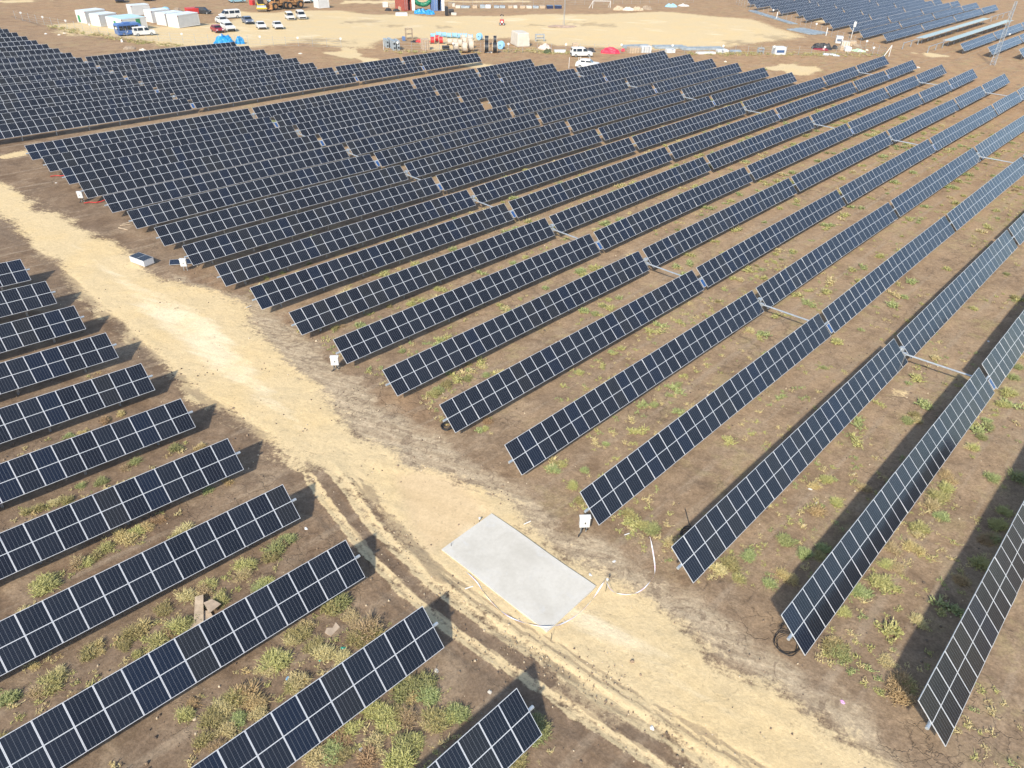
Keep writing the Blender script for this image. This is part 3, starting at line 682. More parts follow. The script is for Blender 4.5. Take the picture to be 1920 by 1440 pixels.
for px,py,mat,lab,nm in [(574,991,WHITE,'crumpled white plastic scrap near the end of a panel row by the track','plastic_scrap'),(1580,1317,PINK,'small pink litter piece on the grey clay','plastic_scrap'),(601,1238,GREENB,'round green litter in the dry weeds','plastic_scrap'),(643,1215,GREENB,'dark green litter beside the panel edge','plastic_scrap'),(585,1207,GREENB,'flat green litter scrap above the round one','plastic_scrap'),(540,1273,LBLUE,'pale blue plastic scrap beside the dry weed clump','plastic_scrap'),(677,1406,WHITE,'white plastic scrap in the weeds near the bottom edge','plastic_scrap'),(818,1258,CREAM,'pale stone near the corner of the lower panels','stone'),(918,1298,CREAM,'cluster of pale stones by the lower right panel','stone'),(1519,917,WHITE,'white paper scrap in the grass, upper of two','plastic_scrap'),(1531,943,WHITE,'white paper scrap in the grass, lower of two','plastic_scrap'),(755,1235,GREENB,'green litter flake at the top of the big green weed','plastic_scrap'),(1223,1365,WHITE,'grey white litter on the sandy track','plastic_scrap'),(1107,1078,WHITE,'white scrap beside the right corner of the slab','plastic_scrap'),(1151,1053,WHITE,'pale torn strip lying on the clay between slab and panels','plastic_scrap'),(105,343,WHITE,'white litter at the top of the brown bank','plastic_scrap'),(1853,640,WHITE,'white litter by the panel edge far along the second lane','plastic_scrap')]:
    b=MB(); bm=bmesh.new(); bmesh.ops.create_icosphere(bm,subdivisions=2,radius=1)
    for v in bm.verts: v.co=Vector((v.co.x*random.uniform(.09,.17),v.co.y*random.uniform(.05,.12),max(-0.02,v.co.z*random.uniform(.02,.07))))
    bm.verts.index_update(); b.mesh([v.co.copy() for v in bm.verts],[tuple(v.index for v in f.verts) for f in bm.faces],mat); bm.free()
    o=b.build(nm); o.location=at(px,py); o.rotation_euler=(0,0,random.random()*6); tag(o,lab,'litter' if nm!='stone' else 'stone')
def stick(x1,y1,x2,y2,label,r=0.03,mat=None):
    p,q=at(x1,y1,0.05),at(x2,y2,0.06); b=MB(); b.tube([(0,0,0),q-p],r,mat or WHITE,8); o=b.build('plastic_pipe'); o.location=p; tag(o,label,'pipe')
stick(872,1104,887,1099,'short white pipe lying on the mud near the slab')
stick(982,983,995,977,'short white pipe above the upper slab corner')
stick(1171,1003,1180,1000,'short white pipe below the fourth panel row')
stick(940,578+2,952,573,'thin white pipe lying below a panel lane')
stick(461,577,471,573,'thin white pipe on the red soil beside the track')
for i,(x1,y1,x2,y2) in enumerate([(225,423,247,420),(222,427,240,431),(230,420,252,415)]): stick(x1,y1,x2,y2,('pale timber batten, ','crossed timber batten, ','split timber batten, ')[i]+'one of three lying at the end of the panels',0.05,WOOD)
for (px,py,lab) in [(172,381,'red corrugated hose beside the farthest white cabinet'),(108,331,'red corrugated hose under the end of a panel row farther up')]:
    b=MB(); b.tube([(-0.8,-0.2,.1),(-0.2,0.05,.12),(0.5,-0.05,.1),(1.0,0.2,.1),(1.7,0.7,.3)],0.055,REDP,8); o=b.build('red_hose'); o.location=at(px,py); o.rotation_euler=(0,0,R(-40)); tag(o,lab,'hose')

# ------------------------------------------------------------------ weeds
def weed_data(kind,seed,n=260,rad=0.55,h=0.45,wd=0.02):
    rg=random.Random(seed); vs=[];fs=[];tint=[]
    subs=[(rg.gauss(0,.25)*rad,rg.gauss(0,.25)*rad,rg.uniform(.55,1)) for _ in range(7)]
    for i in range(n):
        sx,sy,sh=rg.choice(subs); az=rg.uniform(0,6.283); lean=min(1.35,abs(rg.gauss(0.65,0.45))); L=h*sh*rg.uniform(.55,1.02)
        bx,by=sx+rg.gauss(0,.10)*rad,sy+rg.gauss(0,.10)*rad; d=Vector((math.cos(az)*math.sin(lean),math.sin(az)*math.sin(lean),math.cos(lean)))
        side=d.cross(Vector((0,0,1))); side=side.normalized() if side.length>1e-3 else Vector((1,0,0)); side=(side+Vector((rg.gauss(0,.3),rg.gauss(0,.3),rg.gauss(0,.3)))).normalized()
        p0=Vector((bx,by,0)); p1=p0+d*L*.6; d2=(d+Vector((math.cos(az),math.sin(az),-0.5))*0.35+Vector((rg.gauss(0,.2),rg.gauss(0,.2),rg.gauss(0,.2)))).normalized(); p2=p1+d2*L*.65
        k=len(vs); w_=wd*rg.uniform(.6,1.5)
        vs+=[p0-side*w_*.5,p0+side*w_*.5,p1+side*w_,p1-side*w_,p2]; fs+=[(k,k+1,k+2,k+3),(k+3,k+2,k+4)]
        t=rg.random(); q=1.0 if rg.random()<.25 else 0.0
        tint+=[(t,0,0,1),(t,0,0,1),(t,q*.4+.1,0,1),(t,q*.4+.1,0,1),(t,q*.5+.45,0,1)]
        # side twig leaf
        for s_ in range(2):
            k=len(vs); c=p0.lerp(p1,rg.uniform(.4,1.0)) if s_==0 else p1.lerp(p2,rg.uniform(.1,.8)); a=rg.uniform(0,6.283); e=Vector((math.cos(a),math.sin(a),rg.uniform(-.1,.8))).normalized()*rg.uniform(.05,.13); f=e.cross(d).normalized()*w_*1.1
            vs+=[c,c+e*.5+f,c+e,c+e*.5-f]; fs.append((k,k+1,k+2,k+3)); tint+=[(t,.1,0,1),(t,.2,0,1),(t,q*.5+.3,0,1),(t,.2,0,1)]
    return vs,fs,tint
def weed_mesh(name,parts,mat):
    vs=[];fs=[];ti=[]
    for (v,f,t),T in parts:
        k=len(vs); vs+=[T@x for x in v]; fs+=[tuple(i+k for i in q) for q in f]; ti+=t
    me=bpy.data.meshes.new(name); me.from_pydata(vs,[],fs); a=me.attributes.new('tint','FLOAT_COLOR','POINT'); a.data.foreach_set('color',np.array(ti,np.float32).ravel()); me.materials.append(mat); return me
I4=Matrix.Identity(4)
WEED={k:[weed_mesh('weed_tuft',[(weed_data(k,i*7+len(k),n=(560,700,480)[i%3],rad=(.52,.64,.46)[i%3],h=(.46,.44,.54)[i%3],wd=(.013,.012,.014)[i%3]),I4)],LEAF[k]) for i in range(3)] for k in LEAF}
KINDN={'green':'fresh green','olive':'yellow olive','dry':'straw dry','rust':'rusty brown'}
W_=[]   # px,py,size,kind
NEARW=[(80,1100,1.5,'olive'),(95,1095,1.1,'green'),(45,1150,.8,'dry'),(10,1180,.8,'rust'),(165,1228,1.1,'olive'),(185,1220,.9,'rust'),(100,1285,1.3,'olive'),(115,1265,1.0,'dry'),(75,1300,1.0,'dry'),(20,1310,1.1,'green'),(8,1390,1.0,'olive'),(60,1250,.7,'rust'),(140,1305,.5,'dry'),
(250,1190,1.2,'olive'),(265,1180,1.1,'rust'),(235,1212,.7,'olive'),(300,1205,1.4,'olive'),(310,1190,1.0,'rust'),(258,1228,.7,'olive'),(335,1180,1.3,'olive'),(355,1172,1.0,'green'),(350,1122,1.0,'dry'),(310,1145,1.0,'olive'),(390,1098,1.2,'olive'),(380,1110,1.1,'dry'),(412,1128,1.1,'olive'),
(50,900+60,.7,'olive'),(75,955,.9,'olive'),(100,945,.8,'dry'),(125,940,.9,'olive'),(152,912,.7,'green'),(190,905,.9,'green'),(235,880,.8,'dry'),(252,868,1.0,'green'),(160,1055,1.1,'olive'),(145,1060,1.0,'dry'),(200,1030,1.1,'olive'),(180,1045,.9,'olive'),(240,1010,1.2,'rust'),(255,1000,1.1,'olive'),(280,990,1.1,'rust'),(300,975,.8,'rust'),(345,1000,1.2,'dry'),(335,1008,.9,'olive'),(430,905,.8,'rust'),(390,920,.8,'green'),(330,842,1.0,'green'),(375,838,.7,'rust'),(130,817,.6,'green'),(152,812,.5,'rust'),(200,790,1.0,'rust'),(230,778,.9,'rust'),(245,872,.6,'olive'),
(520,1032,1.4,'green'),(508,1045,1.0,'olive'),(540,1012,1.1,'green'),(530,1020,1.0,'rust'),(460,1065,1.3,'olive'),(455,1080,1.0,'dry'),(500,1095,1.0,'olive'),(490,1105,1.0,'green'),(520,1240,1.5,'olive'),(505,1255,1.0,'dry'),(560,1278,1.2,'dry'),(545,1290,.9,'olive'),(610,1225,1.3,'dry'),(590,1215,1.1,'olive'),(640,1235,1.1,'dry'),(560,1190,1.4,'olive'),(575,1175,1.1,'dry'),(545,1205,.8,'dry'),(620,1145,1.3,'olive'),(640,1135,1.4,'green'),(655,1160,1.0,'dry'),(690,1185,1.6,'dry'),(675,1200,1.3,'olive'),(705,1190,1.2,'olive'),(670,1175,.9,'dry'),(460,1300,1.3,'rust'),(440,1310,1.2,'olive'),(480,1320,1.3,'rust'),(490,1340,1.0,'dry'),(420,1330,1.2,'dry'),(400,1350,1.3,'olive'),(430,1370,1.0,'dry'),(380,1390,1.0,'olive'),(470,1375,.8,'dry'),(445,1350,.9,'green'),(350,1345,1.0,'olive'),(360,1320,.9,'rust'),(410,1400,.9,'dry'),
(760,1295,1.5,'green'),(790,1285,1.6,'green'),(805,1305,1.3,'green'),(775,1300,1.2,'rust'),(745,1340,1.3,'olive'),(720,1345,1.3,'olive'),(730,1365,1.1,'olive'),(765,1350,1.0,'dry'),(700,1335,1.1,'olive'),(820,1355,1.4,'olive'),(808,1365,1.0,'dry'),(860,1340,1.3,'green'),(845,1350,.9,'olive'),(765,1405,1.5,'green'),(750,1425,1.4,'olive'),(780,1395,1.1,'olive'),(640,1385,1.2,'rust'),(655,1370,1.1,'olive'),(620,1410,1.2,'green'),(640,1420,1.1,'olive'),(690,1420,1.1,'rust'),(700,1395,1.0,'dry'),(1012,1365,1.4,'green'),(1005,1385,1.2,'green'),(970,1435,1.2,'olive'),(590,1420,1.0,'dry'),
(822,732,1.1,'green'),(815,740,1.1,'olive'),(838,722,1.1,'olive'),(880,708,.9,'olive'),(875,712,.8,'green'),(905,690,.8,'dry'),(912,705,.8,'green'),(880,685,.7,'olive'),(840,700,.7,'green'),(628,617,.9,'olive'),(640,612,.7,'dry'),(600,618,.6,'rust'),(692,590,.5,'green'),(730,575,.6,'olive'),(775,562,.6,'olive'),(818,543,.8,'olive'),(722,510,.7,'green'),(700,516,.6,'olive'),(645,492,.6,'green'),(580,495,.6,'green'),(530,513,.7,'olive'),(500,522,.8,'olive'),(755,659,.7,'green'),(910,805,.6,'olive'),(915,790,.8,'rust'),
(1037,882,1.1,'green'),(1043,870,.8,'olive'),(1094,882,.7,'green'),(1075,912,1.0,'olive'),(1085,940,.8,'olive'),(1180,965,1.0,'olive'),(1200,985,.8,'olive'),(1225,995,1.2,'green'),(1212,990,1.0,'olive'),(1255,1018,.8,'dry'),(1370,1060,1.3,'olive'),(1350,1070,1.1,'dry'),(1405,1045,1.1,'green'),(1385,1085,1.0,'olive'),(1442,1095,1.0,'green'),(1480,1085,1.2,'rust'),(1508,1040,1.1,'green'),(1470,1015,1.1,'green'),(1545,1030,1.0,'green'),(1538,1045,.9,'olive'),(1650,1095,1.3,'olive'),(1565,1215,1.4,'olive'),(1575,1228,1.0,'green'),(1560,1205,1.0,'rust'),(1720,1165,.9,'dry'),(1660,1240,.9,'dry'),(1690,1300,1.4,'rust'),(1698,1285,1.2,'olive'),(1612,1110,1.0,'green'),(1580,1150,.9,'olive'),(1723,995,1.3,'olive'),(1708,1030,1.2,'rust'),(1670,1030,1.1,'dry'),(1680,1065,1.0,'dry'),(1760,935,1.5,'olive'),(1775,920,1.3,'olive'),(1745,950,1.1,'dry'),(1780,900,1.2,'rust'),(1765,970,1.0,'green'),(1860,898,1.1,'green'),(1840,822,.9,'green'),(1855,802,.9,'green'),(1825,842,1.0,'olive'),(1850,790,.8,'green'),(1910,900,1.5,'green'),(1885,960,1.0,'olive'),(1870,985,1.3,'olive'),(1850,1015,1.1,'rust'),(1860,1010,1.0,'green'),(1840,1060,1.2,'olive'),(1800,1090,1.1,'rust'),(1900,710,1.2,'green'),(1890,740,1.4,'olive'),(1880,760,1.1,'olive'),(1910,690,1.0,'green'),(1720,790,.8,'dry'),(1700,790,1.1,'green'),(1715,780,.9,'olive'),(1620,915,1.0,'dry'),(1550,900,1.0,'olive'),(1530,960,1.2,'rust'),(1570,945,1.0,'olive'),(1525,915,1.1,'rust')]
W_+=NEARW
rg=random.Random(11)
# further tufts follow the lower edge of the rows, where the rain drips off the panels
cand=[]
for r in range(1,20):
    y0=rowY(r)
    nrow=int(16 if r<=11 else 3)
    for _ in range(nrow*6):
        x=RX[r-1]+rg.uniform(2,150); near=rg.random()<.6
        y=y0-(rg.uniform(0.9,2.2) if near else rg.uniform(2.2,5.2))
        p=px_of((x,y,gz(x,y)))
        if not(0<p[0]<1920 and 60<p[1]<1440): continue
        if p[1]>870 and rg.random()<.5: continue
        cand.append((x,y,rg.choice([.55,.65,.8,.9,1.0,1.2])*(1.0 if p[1]<700 else .75),rg.choice(['green','green','olive','olive','dry' if r<8 else 'green'])))
rg.shuffle(cand)
wl=[(at(a,b),s*.92,k) for a,b,s,k in W_]+[(Vector((x,y,gz(x,y))),s,k) for x,y,s,k in cand[:300-len(W_)]]
lanes={}
for p,s,k in wl:
    side='near' if p.x<21-0.0*p.y and p.x<RX[0]-6 else 'far'
    lane=int(math.floor((p.y-rowY(1))/6.4166447608606445))+2
    lanes.setdefault((side,lane,k),[]).append((p,s,k))
for (side,lane,k),L in lanes.items():
    L.sort(key=lambda t:(-t[0].x if side=='near' else t[0].x))
    for i,(p,s,k) in enumerate(L):
        o=link('weed_tuft',rg.choice(WEED[k]),None,(p.x,p.y,gz(p.x,p.y)-0.03),(s*rg.uniform(.95,1.25),s*rg.uniform(.95,1.25),s*rg.uniform(.7,1.0)),(0,0,rg.uniform(0,6.28)))
        if side=='near': lab=f'{KINDN[k]} weed tuft, {ordn(i+1)} such from the track, {("lane "+ "zero") if lane<1 else ORD[max(lane-3,0)]+" lane up"} among the near-side panels'
        else: lab=f'{KINDN[k]} weed tuft, {ordn(i+1)} such from the track in the lane below panel row {ordn(max(lane,1))}'
        tag(o,lab,'weed','weed tufts between the panel rows')
# low ground cover nobody could count
def cover():
    parts=[]; bases=[]
    rgc=random.Random(5)
    protos={k:[weed_data(k,50+i,n=14,rad=.30,h=.24,wd=.016) for i in range(3)] for k in LEAF}
    acc={k:[] for k in LEAF}
    def put(x,y,s,k): acc[k].append((rgc.choice(protos[k]),Matrix.Translation((x,y,gz(x,y)-0.02))@Matrix.Rotation(rgc.uniform(0,6.3),4,'Z')@Matrix.Diagonal((s,s,s*.8,1))))
    for p,s,k in wl:
        for _ in range(2):
            a=rgc.uniform(0,6.3); d=rgc.uniform(.3,1.3)*s; put(p.x+math.cos(a)*d,p.y+math.sin(a)*d,rgc.uniform(.6,1.2),rgc.choice([k,'dry','olive']))
    for r in range(1,12):
        for _ in range(480 if r<=6 else 260):
            x=RX[r-1]+1+130*rgc.random()**1.4; y=rowY(r)-rgc.uniform(.6,5.4)
            if vn(x,y,7)<.46: continue
            put(x,y,rgc.uniform(.6,1.5),rgc.choice(['green','olive','olive','dry','dry']))
    big={k:[weed_data(k,80+i,n=70,rad=.42,h=.36,wd=.022) for i in range(3)] for k in LEAF}
    for r in range(1,14):
        for _ in range(62 if r>4 else 26):
            x=RX[r-1]+2+120*rgc.random(); y=rowY(r)-(rgc.uniform(.8,2.4) if rgc.random()<.7 else rgc.uniform(2.4,5.2)); k=rgc.choice(['green','green','olive','olive','dry']); q=rgc.uniform(.9,2.1)
            acc[k].append((rgc.choice(big[k]),Matrix.Translation((x,y,gz(x,y)-0.02))@Matrix.Rotation(rgc.uniform(0,6.3),4,'Z')@Matrix.Diagonal((q,q,q*.75,1))))
    for r in range(3,11):
        for _ in range(80):
            x=LX[r-3]-1.5-25*rgc.random(); y=rowY(r)-rgc.uniform(.6,5.4)
            if vn(x,y,4)<.45: continue
            put(x,y,rgc.uniform(.7,1.6),rgc.choice(['olive','dry','dry','rust']))
    for (x0,y0,x1,y1,n) in [(1290,100,1660,104,260),(1000,98,1080,100,60),(720,96,900,99,60),(940,96,1010,96,50),(90,50,260,80,120),(260,80,340,86,40)]:
        for _ in range(n):
            t=rgc.random(); p=at(x0+(x1-x0)*t,y0+(y1-y0)*t+rgc.gauss(0,2.0)); put(p.x,p.y,rgc.uniform(1.5,3.2),rgc.choice(['olive','dry','dry','rust','olive']))
    vs=[];fs=[];ti=[];mi=[]
    mats=list(LEAF)
    me=bpy.data.meshes.new('ground_cover')
    for j,k in enumerate(mats):
        for (v,f,t),T in acc[k]:
            b0=len(vs); vs+=[T@x for x in v]; fs+=[tuple(i+b0 for i in q) for q in f]; ti+=t; mi+=[j]*len(f)
    me.from_pydata(vs,[],fs); a=me.attributes.new('tint','FLOAT_COLOR','POINT'); a.data.foreach_set('color',np.array(ti,np.float32).ravel())
    for k in mats: me.materials.append(LEAF[k])
    me.polygons.foreach_set('material_index',mi)
    o=link('grass',me); tag(o,'sparse low grass and dry stalks scattered over the bare soil','grass',kind='stuff')
def gravel():
    rgc=random.Random(9); vs=[];fs=[];mi=[]; mats=[plain('earth_clod',(0.24,0.175,0.12),0.95,0,0.3,9),plain('pale_stone',(0.50,0.41,0.29),0.9,0,0.2,9),plain('dark_clod',(0.13,0.095,0.07),0.95,0,0.3,9)]
    def stone(x,y,r,m):
        k=len(vs); z=gz(x,y); a=rgc.uniform(0,6.3)
        for j in range(5):
            t=a+j*1.2566; q=r*rgc.uniform(.7,1.25); vs.append((x+math.cos(t)*q,y+math.sin(t)*q,z-0.03))
        for j in range(5):
            t=a+.4+j*1.2566; q=r*rgc.uniform(.45,.8); vs.append((x+math.cos(t)*q,y+math.sin(t)*q,z+r*rgc.uniform(.35,.7)+.02))
        vs.append((x+rgc.uniform(-.2,.2)*r,y+rgc.uniform(-.2,.2)*r,z+r*rgc.uniform(.7,1.0)+.02))
        for j in range(5):
            j2=(j+1)%5; fs.extend([(k+j,k+j2,k+5+j),(k+j2,k+5+j2,k+5+j),(k+5+j,k+5+j2,k+10)]); mi.extend([m]*3)
    lines=[(l,wd*1.6,80) for l,wd in STR]+[(l,.6,90) for l,wd in RUTS[:5]]
    for l,wd,n in lines:
        for _ in range(n):
            i=rgc.randrange(len(l)-1); t=rgc.random(); p=l[i]*(1-t)+l[i+1]*t; o_=rgc.gauss(0,wd)
            stone(p[0]+o_*.7,p[1]+o_*.7,rgc.choice([.02,.025,.03,.04,.05]),rgc.choice([0,0,1,2]))
    for _ in range(5200):
        x=rgc.uniform(-2,62); y=rgc.uniform(-8,70)
        p=px_of((x,y,gz(x,y)))
        if not(-20<p[0]<1940 and 250<p[1]<1460): continue
        if vn(x,y,3.5)<.42: continue
        stone(x,y,rgc.choice([.025,.03,.04,.05,.06,.08])*(1 if rgc.random()<.93 else 1.6),rgc.choice([0,0,1,2,2]))
    me=bpy.data.meshes.new('gravel'); me.from_pydata(vs,[],fs)
    for m in mats: me.materials.append(m)
    me.polygons.foreach_set('material_index',mi); o=link('gravel',me); tag(o,'loose stones and clods of earth strewn over the track and the bare soil','gravel',kind='stuff')
def vn(x,y,s): return float(vnoise(np.array([[x+300.]]),np.array([[y+300.]]),s,21)[0,0])
cover(); gravel()
#@@PART3@@
# ------------------------------------------------------------------ compound: cabins, vehicles, machines, stores
def frame2(p1,p2,flip=False):
    """base points of a long side -> origin, heading, length"""
    a,b=at(*p1),at(*p2); d=b-a; return a,math.atan2(d.y,d.x),math.hypot(d.x,d.y)
def hgt(p,hpx): return hpx/ppm(p)/math.cos(R(10))
CAMV=Vector((0,0,0))
def away(a,ang):   # +1 when local +y points away from the camera
    return 1 if (math.cos(ang+math.pi/2)*a.x+math.sin(ang+math.pi/2)*a.y)>0 else -1
def cabin(p1,p2,depth,hpx,label,roof=None,doors=(),wins=(),wall=None,name='site_cabin',ends=()):
    a,ang,L=frame2(p1,p2); H=hgt(a,hpx); s=away(a,ang); D=depth
    t=thing(name,label,'site cabin',a,(0,0,ang),'white site cabins')
    b=MB(); b.box((L/2,s*D/2,H/2),(L,D,H-0.3),wall or CABW,bev=0.04)
    for z in (0.12,H-0.12): b.box((L/2,s*D/2,z),(L+0.06,D+0.06,0.2),wall or WHITE,bev=0.03)
    for x in (0.06,L-0.06):
        for y in (0.06,D-0.06): b.box((x,s*y,H/2),(0.16,0.16,H-0.42),wall or WHITE)
    b.build('cabin_shell',t)
    b=MB(); b.box((L/2,s*D/2,H+0.03),(L-0.1,D-0.1,0.08),roof or CABR,bev=0.02); b.build('roof',t)
    for (x,wd,h0,h1,m) in doors:
        b=MB(); b.box((x*L,-s*0.03,(h0+h1)/2*H),(wd,0.05,(h1-h0)*H),m,bev=0.01); b.build('door',t)
    for (x,wd,h0,h1) in wins:
        b=MB(); b.box((x*L,-s*0.03,(h0+h1)/2*H),(wd,0.04,(h1-h0)*H),GLZ,bev=0.01); b.build('window',t)
    for (y,wd,h0,h1,m) in ends:
        b=MB(); b.box((-0.035,s*y*D,(h0+h1)/2*H),(0.05,wd,(h1-h0)*H),m,bev=0.01); b.build('door',t)
    b=MB()
    for x in (0.08,L-0.08): b.box((x,-s*0.07,H-0.2),(0.22,0.06,0.16),DRED)
    b.build('lifting_corner',t)
    return t
cabin((164,44.5),(203,41),4.2,20,'white site cabin with a green end door, farthest up the row',ends=[(0.75,0.9,0.05,.62,GRND)])
cabin((190,50.3),(224,47),4.0,19.5,'white site cabin between the one with green end door and the coach')
cabin((232,58.5),(278,54.5),7.5,19.5,'wide white double cabin with pale blue roof behind the coach',roof=plain('pale_blue_roof',(0.42,0.60,0.68),0.5,0,0.1,0.5),doors=[(0.17,1.0,.1,.8,WHITE),(0.66,1.2,.12,.9,GRND),(.32,.8,.3,.75,GRND)],ends=[(.45,1.0,.05,.75,GRND)])
cabin((249,29.5),(284,28),3.4,16.5,'plain white cabin standing behind the others with blank back wall')
cabin((287.5,43.4),(323,41),4.0,20,'white cabin in the second row nearest the double cabin')
cabin((313,48.8),(348,45.3),4.0,20,'white cabin in the middle of the second row')
cabin((336.7,53),(376,48.5),4.2,21,'white cabin at the open end of the second row, nearest the cars')
cabin((598,16),(618,15),3.4,16,'small white cabin beside the puddle and the parked cars')

def wheel_part(t,x,y,r,wd,rimmat=None):
    b=MB(); b.tube([(x,y-wd/2,r),(x,y+wd/2,r)],r,TYRE,16); b.tube([(x,y-wd/2-0.01,r),(x,y+wd/2+0.01,r)],r*0.55,rimmat or GALV,12); b.build('wheel',t)
SHAPES={ # side profiles in units of length / height : body sill line, roof line
 'car':dict(H=1.48,W=1.78,L=4.2,body=[(0,.22),(0,.52),(.03,.62),(.28,.66),(.98,.62),(1,.5),(1,.22)],cab=[(.25,.645),(.40,.97),(.62,1.0),(.80,.95),(.95,.62)]),
 'suv':dict(H=1.65,W=1.85,L=4.5,body=[(0,.22),(0,.55),(.03,.64),(.27,.68),(.99,.66),(1,.5),(1,.22)],cab=[(.24,.66),(.37,.96),(.60,1.0),(.90,.96),(.99,.66)]),
 'van':dict(H=1.85,W=1.85,L=4.6,body=[(0,.17),(0,.42),(.03,.50),(.22,.56),(1,.58),(1,.17)],cab=[(.19,.55),(.36,.95),(.42,1.0),(.97,.98),(1.0,.58)]),
 'minibus':dict(H=2.0,W=1.95,L=5.2,body=[(0,.15),(0,.42),(.03,.50),(.17,.56),(1,.58),(1,.15)],cab=[(.12,.55),(.29,.95),(.34,1.0),(.98,.99),(1.0,.58)]),
}
def vehicle(kind,p_front,p_rear,paint,label,cat='car',name=None,scale=None,group='vehicles parked in the sandy yard'):
    S=SHAPES[kind]; f,rr=at(*p_front),at(*p_rear); d=rr-f; ang=math.atan2(d.y,d.x); c=(f+rr)/2
    s=scale or 1.2; L,H,Wd=S['L']*s,S['H']*s,S['W']*s
    t=thing(name or 'parked_car',label,cat,(c.x,c.y,gz(c.x,c.y)),(0,0,ang),group)
    X=lambda u:(u-.5)*L
    b=MB(); b.extrude([(X(u),z*H) for u,z in S['body']],Wd/2,paint); 
    cab=S['cab']; hw=[Wd/2*(.97 if z<.75 else .80) for u,z in cab]
    b.extrude([(X(u),z*H) for u,z in cab],Wd/2,paint,inset=hw); b.build('body',t)
    # windscreen, rear window, side windows as thin panes proud of the cabin
    def quad(a,b_,c_,d_,name): 
        m=MB(); nrm=(Vector(b_)-Vector(a)).cross(Vector(d_)-Vector(a)).normalized()
        ctr=(Vector(a)+Vector(c_))/2
        if nrm.dot(ctr-Vector((0,0,H*.5)))<0: nrm=-nrm
        q=[Vector(p)+nrm*0.025 for p in (a,b_,c_,d_)]; q2=[Vector(p)-nrm*0.02 for p in (a,b_,c_,d_)]
        m.mesh(q+q2,[(0,1,2,3),(7,6,5,4),(0,4,5,1),(1,5,6,2),(2,6,7,3),(3,7,4,0)],GLZ); m.build(name,t)
    def lerp2(i,j,k): return (cab[i][0]*(1-k)+cab[j][0]*k,cab[i][1]*(1-k)+cab[j][1]*k)
    def wd(z): return Wd/2*(.97-(.17*max(0,min(1,(z-.6)/.36))))
    u0,z0=lerp2(0,1,.12); u1,z1=lerp2(0,1,.92)
    quad((X(u0),-wd(z0)*.92,z0*H),(X(u0),wd(z0)*.92,z0*H),(X(u1),wd(z1)*.92,z1*H),(X(u1),-wd(z1)*.92,z1*H),'windscreen')
    n=len(cab)-1; u0,z0=lerp2(n,n-1,.25); u1,z1=lerp2(n,n-1,.85)
    quad((X(u0),-wd(z0)*.88,z0*H),(X(u0),wd(z0)*.88,z0*H),(X(u1),wd(z1)*.88,z1*H),(X(u1),-wd(z1)*.88,z1*H),'rear_window')
    zb=(cab[0][1]+.05); zt=.90
    fa=cab[1][0]; re=cab[n-1][0]
    spans=[(fa-.07,fa+.16),(fa+.19,re-.02)] if kind in('car','suv') else [(fa-.08,fa+.10),(fa+.16,fa+.40)]+([(fa+.43,re-.03)])
    for i,(a,b_) in enumerate(spans):
        for sg in (-1,1):
            sl=.04 if i==0 else 0
            quad((X(a-sl),sg*(wd(zb)),zb*H),(X(b_),sg*(wd(zb)),zb*H),(X(b_),sg*(wd(zt)),zt*H),(X(a+sl),sg*(wd(zt)),zt*H),'side_window')
    r=.31*s if kind!='minibus' else .34*s
    for u in (.18,.80):
        for sg in (-1,1): wheel_part(t,X(u),sg*(Wd/2-.08*s),r,.2*s)
    for sg in (-1,1):
        m=MB(); m.box((X(0)-.005,sg*Wd*.36,.50*H*(.95 if kind in('van','minibus') else 1)),(.08,.36*s,.15*s),LAMP,bev=.02); m.build('headlight',t)
    m=MB(); m.box((X(0)-.02,0,.30*H),(.10,Wd*.86,.16*H),BLACKP,bev=.03); m.box((X(1)+.02,0,.30*H),(.10,Wd*.9,.14*H),BLACKP,bev=.03); m.build('bumper',t)
    return t
vehicle('van',(288,65.5),(253,67),WHITE,'small white van parked against the side of the blue coach','van','parked_van',1.15)
vehicle('minibus',(415.5,34.8),(448,33.6),WHITE,'white minibus with dark side windows standing side on','minibus','parked_minibus',1.2)
vehicle('car',(470.5,46.5),(460,41.5),GREYB,'grey blue car parked alone near the white minibus',scale=1.3)
vehicle('car',(424,46.5),(411.5,42.5),WHITE,'white car directly behind the white off-roader in the trio',scale=1.3)
vehicle('suv',(436,60.5),(421,54.5),WHITE,'white off-roader with black grille beside the red car',scale=1.3)
vehicle('car',(414,62.5),(402.5,58),DRED,'dark red car at the near end of the trio',scale=1.2)
vehicle('car',(494,56.8),(486.5,50.5),WHITE,'white saloon car facing the camera, nearer the blue tarp heap',scale=1.25)
vehicle('car',(525.5,56.3),(517,50.5),WHITE,'white saloon car facing the camera, nearer the van pair',scale=1.25)
vehicle('van',(549,39.5),(539,33.5),WHITE,'white van of the pair with roof bars, nearer the minibus','van','parked_van',1.15)
vehicle('van',(570,38),(560,32),WHITE,'tall white van of the pair, nearer the small cabin','van','parked_van',1.25)
vehicle('car',(433,5),(457,4.5),CYAN,'pale cyan car alone on the brown soil at the top',scale=1.3)
vehicle('suv',(226,6),(224,1),NAVY,'dark blue car at the top edge, nearer the cabins',scale=1.4)
vehicle('suv',(278,3),(275,-2),NAVY,'dark blue car at the top edge, second along',scale=1.4)
vehicle('car',(561,6.5),(553,2.5),NAVY,'dark blue car parked between the earth mover and a white car',scale=1.3)
vehicle('car',(578,7),(567,2.5),WHITE,'white car parked between a dark blue and a pale blue car',scale=1.3)
vehicle('car',(593,6),(586,1),CYAN,'pale blue car parked against the small white cabin',scale=1.3)
vehicle('car',(513,7),(505,2.5),CYAN,'pale blue car half hidden behind the earth movers',scale=1.3)
vehicle('van',(1106.5,105.6),(1072.5,105.8),WHITE,'white van driving on the brown road past the panel rows','van','parked_van',1.12,group='vehicles on the brown road')
